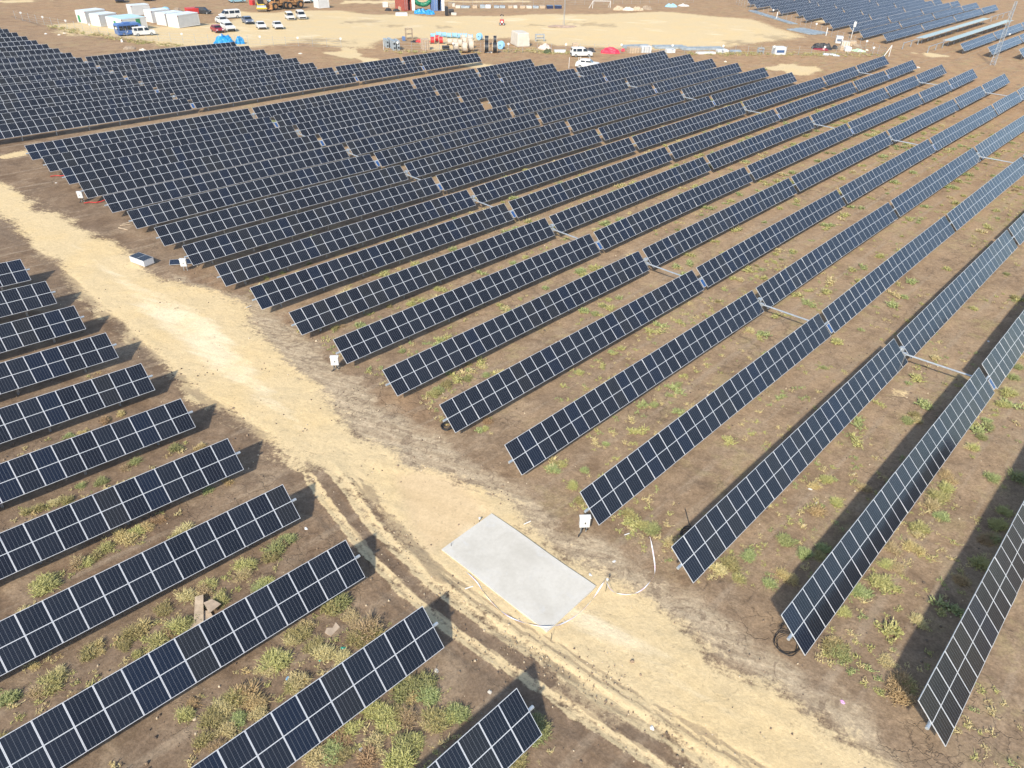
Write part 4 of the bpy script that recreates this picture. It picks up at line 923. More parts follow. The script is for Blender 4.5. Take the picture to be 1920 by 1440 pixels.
vehicle('car',(1112,128),(1090,126.5),WHITE,'white car half hidden behind the far end of the panels',scale=1.25,group='vehicles on the brown road')
vehicle('van',(386,26),(377,25.5),BLACKP,'black trailer sized vehicle beside the red skip','van','parked_van',1.0)

def coach():
    a,ang,L=frame2((224.5,68.6),(270,65.6)); s=away(a,ang); H=hgt(a,20); D=2.9
    t=thing('coach','blue coach with dark window band parked in front of the cabins','coach',a,(0,0,ang))
    b=MB(); b.extrude([(0,.30),(0,H*.86),(.15,H*.97),(.5,H),(L*.90,H),(L*.965,H*.90),(L,H*.48),(L,.30)],D/2,COACH); 
    for i in range(len(b.v)): b.v[i]=(b.v[i][0],b.v[i][1]+s*D/2,b.v[i][2])
    b.build('body',t)
    for y in (-.02,D+.02):
        for k in range(5):
            x0=.35+k*(L*.86-.35)/5; m=MB(); m.box((x0+(L*.86-.35)/10,s*y,H*.66),((L*.86-.35)/5-.10,.05,H*.36),GLZ,bev=.02); m.build('side_window',t)
    m=MB(); m.mesh([Vector((L*.972,s*.2,H*.86))+Vector((.03,0,0)),Vector((L*.972,s*(D-.2),H*.86))+Vector((.03,0,0)),Vector((L+.02,s*(D-.2),H*.5)),Vector((L+.02,s*.2,H*.5)),Vector((L*.96,s*.2,H*.86)),Vector((L*.96,s*(D-.2),H*.86)),Vector((L-.03,s*(D-.2),H*.5)),Vector((L-.03,s*.2,H*.5))],[(0,1,2,3),(7,6,5,4),(0,4,5,1),(1,5,6,2),(2,6,7,3),(3,7,4,0)],GLZ); m.build('windscreen',t)
    m=MB(); m.box((-.02,s*D/2,H*.68),(.04,D*.8,H*.3),GLZ,bev=.015); m.build('rear_window',t)
    for x in (L*.2,L*.78):
        for y in (.16,D-.16): wheel_part(t,x,s*y,.5,.3)
    m=MB() # the pale painted emblem on the flank: a hooked stroke with a bar
    m.tube([(L*.33,-s*.04,H*.22),(L*.35,-s*.04,H*.36),(L*.385,-s*.04,H*.42)],.05,WHITE,6); m.tube([(L*.325,-s*.04,H*.33),(L*.375,-s*.04,H*.34)],.04,WHITE,6); m.build('emblem',t)
    m=MB(); m.box((L*.45,s*D/2,H+.10),(1.6,1.4,.22),COACH,bev=.06); m.build('roof_unit',t)
coach()
def dome(px,py,wpx,hpx,mat,label):
    p=at(px,py); rad=wpx/2/ppm(p); h=hgt(p,hpx); b=MB(); vs=[];fs=[];n=16;m=6
    for i in range(m+1):
        a=i/m*math.pi/2
        for k in range(n): vs.append((math.cos(a)*rad*math.cos(2*math.pi*k/n) if i<m else 0.01*math.cos(2*math.pi*k/n),math.cos(a)*rad*math.sin(2*math.pi*k/n) if i<m else 0.01*math.sin(2*math.pi*k/n),h*.45+math.sin(a)*h*.55))
    for k in range(n): vs.append((rad*math.cos(2*math.pi*k/n),rad*math.sin(2*math.pi*k/n),-.1))
    for i in range(m):
        for k in range(n): fs.append((i*n+k,i*n+(k+1)%n,(i+1)*n+(k+1)%n,(i+1)*n+k))
    for k in range(n): fs.append(((m+1)*n+k,(m+1)*n+(k+1)%n,(k+1)%n,k))
    b.mesh(vs,fs,mat); o=b.build('water_tank',None,True); o.location=p; tag(o,label,'water tank')
dome(291,24,15,8.5,NAVY,'dark domed water tank behind the white cabins'); dome(311.7,24,16,10,LBLUE,'blue domed water tank behind the white cabins')
def heap(px,py,wpx,hpx,mat,label,cat='heap',name='heap',depth=.6,seed=1,flat=1.0,group=None):
    """irregular draped heap"""
    p=at(px,py); rad=wpx/2/ppm(p); h=hgt(p,hpx)*flat; rgn=random.Random(seed); bm=bmesh.new(); bmesh.ops.create_icosphere(bm,subdivisions=4,radius=1)
    lob=[(rgn.uniform(-.7,.7),rgn.uniform(-.6,.6),rgn.uniform(.35,.6),rgn.uniform(.6,1.1)) for _ in range(9)]
    from mathutils import noise as mn
    for v in bm.verts:
        x,y=v.co.x,v.co.y; k=0.35+max(q[3]*math.exp(-((x-q[0])**2+(y-q[1])**2)/q[2]**2) for q in lob)*.65
        z=max(-.08,v.co.z)*k; nz=mn.noise(Vector((x*3,y*3,seed*3.1)))*.18+mn.noise(Vector((x*9,y*9,seed)))*.08
        v.co=Vector((x*(1+nz),y*depth*(1+nz*1.3),max(-.06,z*(1+nz*2.0))))
    b=MB(); bm.verts.index_update(); yaw=math.atan2(p.y,p.x)-math.pi/2
    b.mesh([(v.co.x*rad,v.co.y*rad,v.co.z*h) for v in bm.verts],[tuple(v.index for v in f.verts) for f in bm.faces],mat); bm.free()
    o=b.build(name,None); o.location=p; o.rotation_euler=(0,0,yaw); tag(o,label,cat,group); return o
heap(422,82,38,16,TARP,'big blue tarpaulin heap beside the end of the panels','tarpaulin','tarpaulin_heap',.9,3)
heap(451,82,17,13,TARP,'smaller blue tarpaulin heap next to the big one','tarpaulin','tarpaulin_heap',.9,5)
heap(334,22,16,8,WOODD,'brownish heap of stored parts behind the cabins','heap','scrap_heap',.6,8)
def crate(p1,p2,depth,hpx,mat,label,cat,name,bev=.05,lid=None,bars=0,group=None,taper=1.0,band=None):
    a,ang,L=frame2(p1,p2); s=away(a,ang); H=hgt(a,hpx); t=thing(name,label,cat,a,(0,0,ang),group)
    b=MB(); b.box((L/2,s*depth/2,H/2),(L,depth,H),mat,bev=min(bev,H*.2,depth*.2,L*.2),taper=taper); b.build('body',t)
    if lid: b=MB(); b.box((L/2,s*depth/2,H+.05),(L*1.03*taper,depth*1.03*taper,.1),lid,bev=.02); b.build('lid',t)
    if bars:
        b=MB()
        for k in range(bars): b.box(((k+.5)/bars*L,-s*.03,H/2),(L/bars*.18,.06,H*.92),WOODD if mat in(WOOD,CARD,CREAM) else GALV)
        b.build('batten',t)
    if band: b=MB(); b.box((L/2,-s*.03,H*.5),(L*.7,.05,H*.35),band); b.build('sign',t)
    return t
crate((353.5,26.5),(374,26),3.0,9,REDP,'red open skip behind the white cabins','skip','waste_skip',lid=None,band=None,taper=1.04)
# machines
def roller():
    f,rr=at(492,22.5),at(486,9); d=rr-f; ang=math.atan2(d.y,d.x); L=6.0; k=1.25
    t=thing('road_roller','yellow road roller with its steel drum towards the camera','road roller',(f.x,f.y,gz(f.x,f.y)),(0,0,ang))
    b=MB(); b.tube([(.9*k,-1.15*k,.75*k),(.9*k,1.15*k,.75*k)],.75*k,GALV,20); b.build('drum',t)
    b=MB()
    for y in (-1.25,1.25): b.box((1.1*k,y*k,.8*k),(2.2*k,.14*k,.35*k),YELL,bev=.04)
    b.box((2.05*k,0,.8*k),(.25*k,2.6*k,.4*k),YELL,bev=.04); b.box((-.02,0,.85*k),(.2*k,2.6*k,.4*k),YELL,bev=.04); b.build('drum_frame',t)
    b=MB(); b.box((4.3*k,0,1.25*k),(2.4*k,1.9*k,1.0*k),YELL,bev=.1); b.build('engine_cover',t)
    b=MB(); b.box((2.8*k,0,1.2*k),(1.2*k,1.7*k,.8*k),YELL,bev=.06)
    for x in (2.3,3.3):
        for y in (-.75,.75): b.box((x*k,y*k,2.2*k),(.09*k,.09*k,1.4*k),BLACKP)
    b.box((2.8*k,0,2.95*k),(1.5*k,1.8*k,.12*k),YELL,bev=.04); c=b.build('cab',t)
    b=MB(); b.box((2.27*k,0,2.2*k),(.04,1.4*k,1.2*k),GLZ); b.build('windscreen',c)
    for y in (-.95,.95): wheel_part(t,4.2*k,y*k,.78*k,.5*k,YELL)
roller()
def dumper(pf,pr,label,mat,k=1.3,bucket=True):
    f,rr=at(*pf),at(*pr); d=rr-f; ang=math.atan2(d.y,d.x)
    t=thing('earth_mover',label,'earth mover',(f.x,f.y,gz(f.x,f.y)),(0,0,ang),'earth movers beside the roller')
    b=MB(); b.box((3.4*k,0,1.15*k),(5.6*k,1.3*k,.6*k),mat,bev=.08); b.build('chassis',t)
    b=MB(); b.box((2.6*k,0,2.2*k),(1.5*k,1.6*k,1.6*k),mat,bev=.10); c=b.build('cab',t)
    b=MB(); b.box((1.82*k,0,2.35*k),(.05,1.3*k,.9*k),GLZ); b.box((2.6*k,.82*k,2.35*k),(1.1*k,.05,.9*k),GLZ); b.box((2.6*k,-.82*k,2.35*k),(1.1*k,.05,.9*k),GLZ); b.build('cab_window',c)
    b=MB(); b.box((4.9*k,0,1.9*k),(2.6*k,1.7*k,1.1*k),mat,bev=.12); b.build('engine_cover',t)
    if bucket:
        b=MB(); b.extrude([(-.9*k,.25*k),(.3*k,.15*k),(.6*k,.5*k),(.55*k,1.3*k),(.35*k,1.35*k),(.35*k,.55*k),(.2*k,.35*k)],1.4*k,mat); b.build('bucket',t)
        b=MB()
        for y in (-.5,.5): b.tube([(.5*k,y*k,.8*k),(1.3*k,y*k,1.5*k),(2.0*k,y*k,1.7*k)],.14*k,mat,6)
        b.build('lift_arm',t)
    for x in (1.6,5.0):
        for y in (-1.05,1.05): wheel_part(t,x*k,y*k,.85*k,.6*k,mat)
dumper((502.5,19),(524,17.5),'ochre wheel loader with raised arms beside the yellow roller',ORNG)
dumper((529,17.5),(551,16),'ochre earth mover behind, nearer the parked dark blue car',ORNG,1.35,False)
crate((474,10),(479,9.5),1.5,8,REDP,'small red machine cabinet behind the road roller','cabinet','machine_cabinet')

# shipping containers with doors open
def container(p1,p2,depth,hpx,mat,label):
    a,ang,L=frame2(p1,p2); s=away(a,ang); H=hgt(a,hpx); t=thing('shipping_container',label,'container',a,(0,0,ang),'shipping containers')
    b=MB(); th=.1
    b.box((th/2,s*depth/2,H/2),(th,depth,H),mat); b.box((L-th/2,s*depth/2,H/2),(th,depth,H),mat)
    b.box((L/2,s*depth/2,H-th/2),(L-2*th,depth,th),mat); b.box((L/2,s*depth/2,th/2),(L-2*th,depth,th),mat); b.box((L/2,s*(depth-th/2),H/2),(L-2*th,th,H-2*th),mat)
    n=10
    for i in range(n):
        for x in (-.03,L+.03): b.box((x,s*(i+.5)/n*depth,H/2),(.06,depth/n*.5,H*.9),mat)
    b.build('container_shell',t)
    b=MB(); b.box((L*.28,-s*.06,H/2),(L*.52,.08,H*.94),mat,bev=.01)
    for x in (.15,.4): b.tube([(x*L,-s*.13,H*.1),(x*L,-s*.13,H*.9)],.04,GALV,6)
    b.build('door',t)
    b=MB(); b.box((L+.45,-s*.55,H/2),(1.1,.08,H*.94),WHITE,rz=-s*.6,bev=.01); b.build('door',t)
container((757.5,21),(772,20),7,21,REDR,'rust red shipping container with one white door swung open')
container((813,21),(828,20.3),7,21,BLUEC,'blue shipping container with one white door swung open')
def bigpipe():
    p=at(793,19); k=1/ppm(p); b=MB(); pts=[]
    for i in range(19):
        a=math.pi*(1.02+.96*i/18); pts.append((math.cos(a)*17.5*k,0.3*math.sin(i),25*k+math.sin(a)*16*k))
    rad=[3.6*k*(1+.10*(i%2)) for i in range(19)]
    b.tube(pts,3.6*k,GRNC,12,True,rad); yaw=math.atan2(p.y,p.x)-math.pi/2; o=b.build('corrugated_pipe',None,True); o.location=p; o.rotation_euler=(0,0,yaw); tag(o,'thick green corrugated pipe sagging between the red and blue containers','pipe')
bigpipe()
heap(790,25.5,26,9,TARP,'bright blue tarpaulin bundle before the red container','tarpaulin','tarpaulin_heap',.6,12); heap(807,27,18,8,TARP,'bright blue tarpaulin bundle before the blue container','tarpaulin','tarpaulin_heap',.6,14)
crate((747,12),(756,11.7),1.2,11,REDP,'red and white notice board stack left of the red container','notice board','notice_board',band=WHITE)
crate((750,20),(758,19.5),1.5,6,CARD,'brown carton against the red container','carton','carton')
for (x0,x1,y,h,m,l) in [(720,728,14,8,WHITE,'white box at the start of the stores left of the containers'),(731,742,15,7,WOOD,'timber pallet stack behind black coils'),(742,764,30,5,WHITE,'long white roll lying before the containers')]:
    crate((x0,y),(x1,y-.3),1.6,h,m,l,'box','storage_box')
for (px,py,l) in [(728,20,'black hose coil lying left of the containers, outer'),(743,21,'black hose coil lying left of the containers, inner')]: heap(px,py,13,4.5,BLACKP,l,'coil','hose_coil',.8,px)
def drum(px,py,dpx,wpx,core,label,flange=None,turn=0.0,group='cable drums in the yard',fill=.82):
    """cable drum standing on its flanges; axle level"""
    p=at(px,py); k=1/ppm(p); r=dpx*k/2; wd=wpx*k; yaw=math.atan2(p.y,p.x)-math.pi/2+turn
    t=thing('cable_drum',label,'cable drum',p,(0,0,yaw),group); fl=flange or WOOD
    for sg in (-1,1):
        b=MB(); b.tube([(sg*wd/2,0,r),(sg*(wd/2+.14),0,r)],r,fl,22); b.tube([(sg*(wd/2+(.14 if sg>0 else .14)),0,r),(sg*(wd/2+.18),0,r)],r*.16,BLACKP,10); b.build('flange',t)
    b=MB(); b.tube([(-wd/2,0,r),(wd/2,0,r)],r*fill,core,22); b.build('wound_cable',t)
    return t
REDC=plain('red_cable',(0.55,0.03,0.035),0.5,0,0.15,8); BLKC=plain('black_cable',(0.02,0.024,0.03),0.5,0,0.2,8)
for i,(px,py,l) in enumerate([(811,82,'red cable drum, front one nearest the timber stack'),(820,79,'red cable drum in the middle, standing behind'),(827,82,'red cable drum nearest the wooden drums')]): drum(px,py,13,7,REDC,l)
BD=[(843,84.5,12,8),(853,86,13,8),(862,88,14,8),(855,96,17,8),(871,99,20,8.5),(870,87,17,8),(881,90,18,8),(883,97,21,8.5),(880,80,14,7),(868,78,13,7)]
for i,(px,py,d,wd_) in enumerate(BD): drum(px,py,d,wd_,WRAP,f'timber cable drum wrapped in pale sheet, {ordn(i+1)} counted along the wooden drum group')
for i,(px,py,d,tr) in enumerate([(812,72,9,.2),(822,69,9,.1),(832,70,9,.2),(842,71,9,0),(852,71,9,.1),(862,72,9,.2),(872,72,9,0),(882,74,9,.1)]): drum(px,py,d,6,LBLUE,f'light blue wrapped cable drum, {ORD[i]} along the back row',LBLUE,tr)
drum(899,75,12,3,LBLUE,'light blue wrapped drum lying apart between wooden and black drums',LBLUE,.9)
drum(912.5,84,17,7,BLKC,'black cable drum of the first pair, rear one'); drum(912.5,99,19,7.5,BLKC,'black cable drum of the first pair, front one')
drum(928,84,17,6,BLKC,'black cable drum behind the light blue drum, rear one'); drum(928,99,19,7.5,BLKC,'black cable drum beside the light blue drum, front one')
drum(939,92,14,4,LBLUE,'large light blue drum end on next to the black drums',LBLUE,1.1)
for i,(x,y) in enumerate([(724.5,90),(732,89),(737.5,95),(745,94.5)]):
    a=at(x,y); t=crate((x,y),(x+5.4,y-.2),3.4,16 if i>1 else 13,STEELB,f'grey blue stack of cable boxes with dark openings, {ORD[i]} of four','box stack','box_stack',group='cable box stacks')
    H=hgt(a,16 if i>1 else 13); Lx=(at(x+5.4,y-.2)-a).length; s_=away(a,0)
    b=MB()
    for zz in (.28,.72): b.box((Lx/2,-.03 if away(a,t.rotation_euler[2])>0 else .03,H*zz),(Lx*.55,.05,H*.2),BLACKP)
    b.build('opening',t)
def tframe(px0,px1,py,hpx,label,mat=None,depth=1.5,nm='timber_trestle',cat='timber frame'):
    a,ang,L=frame2((px0,py),(px1,py-.2)); s=away(a,ang); H=hgt(a,hpx); t=thing(nm,label,cat,a,(0,0,ang)); r=.16
    b=MB()
    for x in (0,L):
        for y in (0,depth): b.box((x,s*y,H/2),(r,r,H),mat or WOODD)
    b.build('upright',t)
    b=MB()
    for z in (H*.5,H): 
        for y in (0,depth): b.box((L/2,s*y,z-r/2),(L-r,r*.9,r),mat or WOODD)
        for x in (0,L): b.box((x,s*depth/2,z-r/2),(r*.9,depth-r,r*.9),mat or WOODD)
    b.build('rail',t); return t
tframe(762,774,73.6,17,'tall empty timber frame behind the red hoses')
crate((756,77),(760.5,76.8),1,7,BLUEC,'small blue box beside the timber frame','box','storage_box')
heap(791,79,30,6,REDP,'tangle of red and dark hoses beside the red drums','hoses','hose_heap',.5,22); heap(781,79,22,4,BLACKP,'dark hose tangle before the red hoses','hoses','hose_heap',.6,23)
crate((793,94.5),(806,94),2,18,CARD,'tall brown carton stack between box stacks and red drums','carton stack','carton_stack',bars=3)
crate((831,94),(843,93.7),1.4,5.5,BLACKP,'pair of low black bins at the panel end','bin','storage_bin',lid=BLACKP)
heap(857,95,9,13,WHITE,'white bulk bag standing before the wooden drums','bag','bulk_bag',.8,31)
crate((970,88.5),(994,87.5),5.5,23,CREAM,'large cream tarpaulined crate beyond the black drums','crate','covered_crate',bev=.25,taper=.88)
tframe(1005,1020.5,78,12,'grey steel trestle frame beside the cream crate',GALV,1.0,'steel_trestle','trestle')
heap(1021,92,25,9,PINKB,'pinkish tarpaulin heap near the steel trestle','tarpaulin','tarpaulin_heap',.7,33)
heap(1026,99.5,16,8,LEAF['olive'] if False else plain('dark_bush',(0.06,0.075,0.03),0.8,0,0.4,3),'dark green bush beside the pinkish heap','bush','bush',.8,35)
def pipes(x0,y0,x1,y1,n,r,mat,label,depth=1.5,layers=1,cat='steel bundle',name='steel_bundle'):
    a,ang,L=frame2((x0,y0),(x1,y1)); s=away(a,ang); b=MB(); rr=random.Random(int(x0))
    for l in range(layers):
        for i in range(n):
            o=rr.uniform(-.04,.04)*L; y=s*(i+.5+rr.uniform(-.25,.25))/n*depth
            b.box((L/2+o,y,r+l*2*r+.05),(L*rr.uniform(.88,1.0),depth/n*.72,1.9*r),mat,rz=rr.uniform(-.012,.012))
    o=b.build(name); o.location=a; o.rotation_euler=(0,0,ang); tag(o,label,cat,'stacked steel profiles'); return o
pipes(1041,100,1062,99.5,4,.28,WHITE,'short bundle of pale pipes beside the white van',1.6)
crate((1074,88),(1084,87.8),.8,6.5,WOOD,'plain timber board standing behind the white van','board','timber_board')
heap(1104,97,24,8,BLACKP,'black cable heap behind the white van','cables','cable_heap',.5,37)
heap(1144,99.5,36,11,plain('bright_red_sheet',(0.62,0.03,0.07),0.5,0,0.2,1.5,bump=.5),'bright red plastic heap beside the brown road','heap','plastic_heap',.5,39)
heap(1168,96,7,5,plain('bright_red_sheet',(0.62,0.03,0.07),0.5),'small red plastic lump beside the bright red heap','heap','plastic_heap',.7,41)
pipes(1172,92,1221,90,9,.25,STEELB,'bluish steel profile stack behind the beige box',3,1)
crate((1181,100.5),(1201,100),2.4,9.5,WOOD,'beige crate in front of the bluish steel stack','crate','storage_crate',bars=4)
crate((1202.5,99.5),(1221,99),1.6,11,CABW,'pale blue white panel pallet beside the beige crate','pallet','panel_pallet',bars=2)
pipes(1229,92,1290,91,9,.25,STEELB,'bluish steel profile stack behind the panel row end',3,1)
pipes(1280,95,1360,93,10,.25,STEELB,'long bluish steel profile stack along the fence weeds',2.5,1)
crate((1250,99.5),(1266,99.2),1.5,6,WHITE,'low white box in front of the steel stacks','box','storage_box')
crate((1346,99.5),(1366,99),1.5,5,WHITE,'low white box near the end of the steel stacks','box','storage_box')
pipes(1308,102.5,1344,101.5,4,.2,WHITE,'pale pipe bundle lying nearest the brown road',1.6)
pipes(1370,99,1391,98.5,4,.22,STEELB,'short bluish bundle beyond the white box',1.6)
tframe(1421,1431,101,10,'pair of leaning grey poles at the fence',GALV,.6,'leaning_poles','poles')
crate((1452,103),(1472.5,102.8),2.2,12,CABW,'white framed pallet of blue panels beside the fence','pallet','panel_pallet',bars=0,band=CPV,lid=WHITE)
heap(1541,92,36,12,BLACKP,'big black tarpaulin heap near the corner of the fence','tarpaulin','tarpaulin_heap',.5,43); heap(1566,92,14,7,BLACKP,'small black tarpaulin heap beside the big black one','tarpaulin','tarpaulin_heap',.5,44); heap(1540,93.5,28,3,DRED,'dark red sheet under the big black tarpaulin','sheet','plastic_sheet',.5,45)
crate((1566,81),(1579,82),2.5,11,CABW,'grey white crate of panels at the rubbish pile, rear one','crate','storage_crate',band=GREYB)
crate((1577,88),(1592,89),2.2,9,CREAM,'cream crate at the rubbish pile, middle one','crate','storage_crate',bars=3)
crate((1592,86),(1604,87),2.0,8,WOOD,'timber crate at the rubbish pile near the camera pole','crate','storage_crate',bars=3)
crate((1584,97),(1596,97.5),1.8,8,WHITE,'white bulky sack at the front of the rubbish pile','sack','bulk_sack',bev=.3)
crate((1575,95),(1581,95),1.4,7,WOOD,'brown carton between black heap and white sack','carton','carton')
heap(1609,96,26,6,plain('pale_green_sheet',(0.45,0.62,0.42),0.5,0,0.4,1.5),'pale green and white plastic sheets at the rubbish pile','sheet','plastic_sheet',.7,47,.7)
heap(1606,87,18,6,WOODD,'heap of broken timber behind the pale green sheets','timber','timber_heap',.6,48)
heap(1556,103.5,36,3,plain('litter_sheet',(0.50,0.56,0.60),0.5,0,0.3,2),'grey white plastic sheets lying along the fence','sheet','plastic_sheet',.3,49)
heap(1625,95,6,3,CREAM,'pale stone lump at the end of the rubbish pile','stone','stone',.8,50)
# long steel profiles laid out on the yard side
for i,(x0,y0,x1,y1,d) in enumerate([(1474,56,1520,66,4),(1486,55,1537,65,4)]): pipes(x0,y0,x1,y1,9,.14,STEELB,f'wide layer of bluish steel profiles on the sand, {("nearer the sand","nearer the far block")[i]}',d)
for i,(x0,y0,x1,y1) in enumerate([(1403,21,1430,29.5),(1431,30,1452,36.5),(1452,37,1482,46)]): pipes(x0,y0,x1,y1,5,.14,STEELB,f'long strip of laid out steel profiles, {ORD[i]} of three along the far fence',2.6)
# red generator with a lamp head
def lighttower():
    p=at(941,47); k=1/ppm(p); yaw=math.atan2(p.y,p.x)-math.pi/2; t=thing('light_tower','red mobile light tower standing alone in the sandy yard','light tower',p,(0,0,yaw))
    b=MB(); b.box((0,0,5.2*k),(7.6*k,9*k,8.4*k),REDP,bev=.1); b.build('body',t)
    b=MB(); b.box((0,-4.55*k,6*k),(4*k,.05,3.2*k),WHITE); b.build('sign',t)
    b=MB(); b.tube([(0,0,9*k),(0,0,16*k)],.10,GALV,6); b.build('mast',t)
    for i,x in enumerate((-2.5,-.3,2.2)):
        b=MB(); b.box((x*k,0,(16.2+(i%2)*1.2)*k),(1.8*k,1.4*k,2.2*k),BLACKP,bev=.05); b.build('lamp_head',t)
    for sg in (-1,1): wheel_part(t,sg*3.0*k,-4.8*k,.4,.25)
lighttower()
for (x0,x1,y,h,m,l) in [(836,841,30,15,BLACKP,'black drum stack beside the open blue container'),(841,851,26,7,BLACKP,'low black tank beside the black drum stack'),(846,856,29,4,CREAM,'pale sack in front of the black drums')]: crate((x0,y),(x1,y-.2),1.8,h,m,l,'tank' if m is BLACKP else 'sack','storage_tank' if m is BLACKP else 'bulk_sack',bev=.25)
PAL=[(840,848,12,6,WOODD),(848,853,13,5,CREAM),(854,863,15.5,4,CREAM),(864,880,15.5,3.5,STEELB),(886,895,15.5,4.5,WOOD),(900,909,15.6,5,STEELB),(910,920,15.6,5,CABW),(926,936,15.4,3.5,STEELB),(937,947,15.4,3.5,STEELB),(953,961,15.6,4,WOOD),(963,970,15.6,4,CREAM),(975,985,15.8,4,WOOD),(987,997,15.8,3.5,CREAM),(999,1010,15.8,3.5,STEELB),(1012,1022,15.8,4,WOOD)]
for i,(x0,x1,y,h,m) in enumerate(PAL): crate((x0,y),(x1,y-.1),2.2,h,m,f'low pallet load, {ordn(i+1)} along the far fence from the blue container','pallet','pallet_load',group='pallet loads along the far fence')
crate((1026,16.5),(1037,16.3),2.2,5,NAVY,'dark blue skip beside the pallets, nearer the containers','skip','waste_skip',taper=1.05); crate((1041,16.5),(1053,16.3),2.2,5,NAVY,'dark blue skip beside the lattice mast','skip','waste_skip',taper=1.05)
for i,(x,y,w_,h,m) in enumerate([(1160,19,22,9,WOOD),(1178,19.5,22,8,CREAM),(1196,19.5,22,8,WOOD),(1213,18.5,20,9,WOODD)]): heap(x,y,w_,h,m,f'heap of pale timber and sacks by the far fence, {ORD[i]} of four','timber','timber_heap',.5,60+i,.8)
heap(1258,13,22,6,LBLUE,'light blue wrapped bundle by the far fence','bundle','wrapped_bundle',.5,70); heap(1282,11.5,20,4,CABW,'white wrapped bundle by the far fence','bundle','wrapped_bundle',.5,71)
# white goal frame
def goal():
    a,ang,L=frame2((1111,15.5),(1144,15)); s=away(a,ang); H=hgt(a,12); t=thing('goal_frame','white tubular goal frame at the far fence','goal frame',a,(0,0,ang)); r=.10
    b=MB()
    for x in (0,L): b.tube([(x,0,0),(x,0,H)],r,WHITE,8)
    b.build('upright',t); b=MB(); b.tube([(0,0,H),(L,0,H)],r,WHITE,8); b.build('crossbar',t)
    b=MB(); b.tube([(0,0,H),(-1.4,-s*.4,0)],r*.8,WHITE,8); b.tube([(L,0,H),(L-.4,s*1.5,0)],r*.8,WHITE,8); b.build('stay',t)
goal()
def mast(px,py,topx,topy,label,w0=.55,nseg=16,kr=1.0):
    p=at(px,py); k=ppm(p); H=hgt(p,py-topy)
    t=thing('lattice_mast',label,'mast',p); b=MB()
    L3=[(math.cos(2*math.pi*i/3),math.sin(2*math.pi*i/3)) for i in range(3)]
    for x,y in L3: b.tube([(x*w0,y*w0,-.2),(x*w0*.45,y*w0*.45,H)],.06*kr,GALV,6)
    b.build('mast_leg',t); b=MB()
    for s_ in range(nseg):
        z0,z1=H*s_/nseg,H*(s_+1)/nseg; k0,k1=1-.55*s_/nseg,1-.55*(s_+1)/nseg
        for i in range(3):
            x,y=L3[i]; x2,y2=L3[(i+1)%3]; b.tube([(x*w0*k0,y*w0*k0,z0),(x2*w0*k1,y2*w0*k1,z1)],.03*kr,GALV,4); b.tube([(x*w0*k1,y*w0*k1,z1),(x2*w0*k1,y2*w0*k1,z1)],.03*kr,GALV,4)
    b.build('bracing',t); return t,H
t,H=mast(1861,122.5,1901,18,'tall grey lattice mast standing before the far block of panels',.60)
b=MB(); b.tube([(0,0,H*.50),(1.3,-.9,H*.50)],.05,GALV,6); b.box((1.3,-.9,H*.5),(.3,.3,.35),WHITE,bev=.04); b.build('camera_arm',t)
mast(1057,48,1057,-8,'slender lattice mast on the stony patch in the sandy yard',.30,18,.5)
heap(1056,50,60,2.2,plain('rubble',(0.42,0.30,0.22),0.9,0,0.35,2.0,bump=1.0),'low ring of rubble round the foot of the slender mast','rubble','rubble_mound',.5,75)
def pole(px,py,hpx,label,head=True,r=.09):
    p=at(px,py); H=hgt(p,hpx); t=thing('camera_pole',label,'pole',p,(0,0,0)); b=MB(); b.tube([(0,0,-.2),(0,0,H)],r,WHITE,8); b.build('post',t)
    if head: b=MB(); b.box((0,-.15,H-.7),(.5,.6,1.3),WHITE,bev=.08); b.build('camera_housing',t)
pole(1595,74,30,'tall thin pole with a white box at its head by the rubbish pile')
pole(1455.5,36,12,'short white post at the far fence, nearest the first panel row',False,.14); pole(1548.5,67,13,'short white post at the far fence, nearer the rubbish pile',False,.14)
pole(719.5,93,14,'thin white post beside the sandy ramp',False,.07)
def gate():
    t=thing('road_sign_frame','slim post frame standing in front of the white van','post frame',at(1086,128)); o=at(1086,128)
    b=MB()
    for (x,y,h) in [(1066.5,128,19),(1084,128,19),(1087.5,128,20),(1105,120,13)]:
        p=at(x,y)-o; b.tube([p,p+Vector((0,0,hgt(at(x,y),h)))],.06,WHITE,6)
    b.build('post',t)
gate()
# perimeter fences
def fence(pts,label,step=3.0,H=2.1,sign=4,start=0):
    P=[at(a,b) for a,b in pts]; o=P[0]; t=thing('wire_fence',label,'fence',o); acc=[];d=0
    for i in range(len(P)-1):
        L=(P[i+1]-P[i]).length; n=max(1,int(round(L/step)))
        for k in range(n): acc.append(P[i].lerp(P[i+1],k/n))
    acc.append(P[-1]); acc=[Vector((p.x,p.y,gz(p.x,p.y))) for p in acc]
    b=MB(); b.tube([(0,0,-.2),(0,0,H)],.035,GALV,6); pm=b.data('post')
    for p in acc: link('post',pm,t,p-o)
    b=MB()
    for z in (.15,.75,1.35,1.95): b.tube([p-o+Vector((0,0,z)) for p in acc],.012,GALV,4,False)
    b.build('wire',t)
    bs=MB(); bs.tube([(0,-.03,0),(0,.03,0)],.27,WHITE,14); sm=bs.data('round_sign')
    for i in range(start,len(acc),sign):
        s_=link('round_sign',sm,t,acc[i]-o+Vector((0,0,H-.25))); p=acc[i]; s_.rotation_euler=(0,0,math.atan2(p.y,p.x)-math.pi/2)
fence([(30,36),(84,47),(187,64),(275,76),(367,81),(466,84),(560,87),(640,88.5)],'thin wire fence with round white signs along the near edge of the cabins',3.4,2.2,3,1)
fence([(720,96),(850,97.5),(953,98.5),(1140,99.5),(1330,101.5),(1520,104),(1657,105.5)],'thin wire fence with round white signs along the brown road',3.4,2.2,4,1)
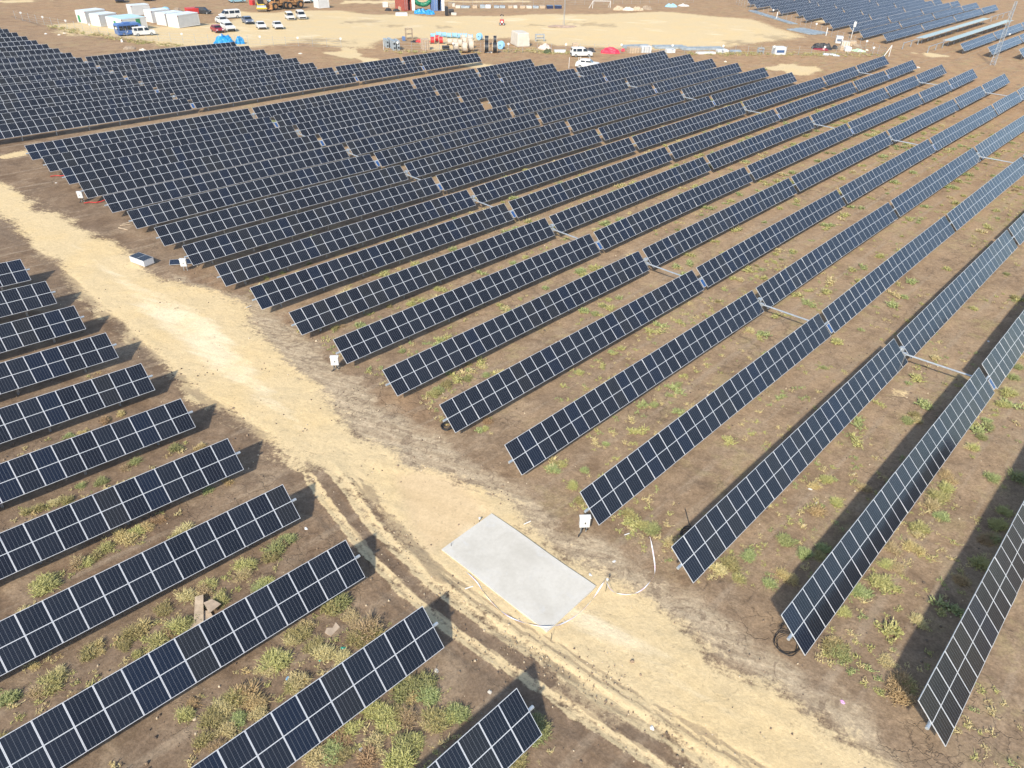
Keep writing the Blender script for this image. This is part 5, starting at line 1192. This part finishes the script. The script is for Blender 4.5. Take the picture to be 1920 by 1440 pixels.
fence([(1657,105.5),(1600,84),(1548,66),(1500,48),(1457,34),(1405,18),(1380,8)],'thin wire fence between the sandy yard and the far panel block',3.4,2.2,9,3)
fence([(850,9),(960,9.5),(1060,9),(1150,8),(1300,5)],'thin wire fence behind the pallet loads at the far side',3.6,2.4,5,2)
def corner():
    p=at(1657,106); t=thing('fence_stay','leaning white end post of the fence at the road corner','fence post',p); b=MB(); b.tube([(0,0,0),(.9,-.9,2.6)],.10,WHITE,8); b.tube([(.9,-.9,0),(.9,-.9,2.7)],.08,WHITE,8); b.build('post',t)
corner()
# small litter on the brown road near the yard
for i,(x,y,m,l) in enumerate([(86,64,WHITE,'white stone by the brown road below the fence, first'),(111,66,CREAM,'pale stone by the brown road below the fence, second'),(121,63,CREAM,'pale stone by the brown road below the fence, third'),(229,79,WHITE,'white bag beside the fence in front of the coach'),(267,94,CREAM,'pale rubble patch on the brown road'),(243,92,WOODD,'brown soil mound on the brown road'),(563,101,CREAM,'pale stone lying on the brown road near the ramp'),(916,98.5,WHITE,'white cable ends lying before the black drums'),(1360,116,CREAM,'pale stone on the brown road above the panel ends'),(1721,127,PINKB,'pinkish stone patch beside the far panel end')]): heap(x,y,(5,6,5,4,12,22,8,16,6,8)[i],(2,2,2,6,3,5,2,2.5,2,2)[i],m,l,'stone' if m is not WHITE else 'litter','stone' if m is not WHITE else 'litter',.6,80+i)
# ------------------------------------------------------------------ air
def haze():
    b=MB(); lo,hi=-6.0,45.0; x0,x1,y0,y1=-120,620,-120,520
    me=bpy.data.meshes.new('haze'); bm=bmesh.new(); bmesh.ops.create_cube(bm,size=1); 
    for v in bm.verts: v.co=Vector(((x0+x1)/2+v.co.x*(x1-x0),(y0+y1)/2+v.co.y*(y1-y0),(lo+hi)/2+v.co.z*(hi-lo)))
    bm.to_mesh(me); bm.free()
    m=bpy.data.materials.new('haze'); m.use_nodes=True; t=m.node_tree; t.nodes.remove(t.nodes['Principled BSDF']); v=t.nodes.new('ShaderNodeVolumePrincipled')
    v.inputs['Density'].default_value=0.00012; v.inputs['Color'].default_value=(0.86,0.92,1.0,1); v.inputs['Anisotropy'].default_value=0.2
    t.links.new(v.outputs[0],t.nodes['Material Output'].inputs['Volume']); me.materials.append(m)
    o=link('haze',me); tag(o,'thin pale haze over the whole site','haze',kind='stuff')
haze()
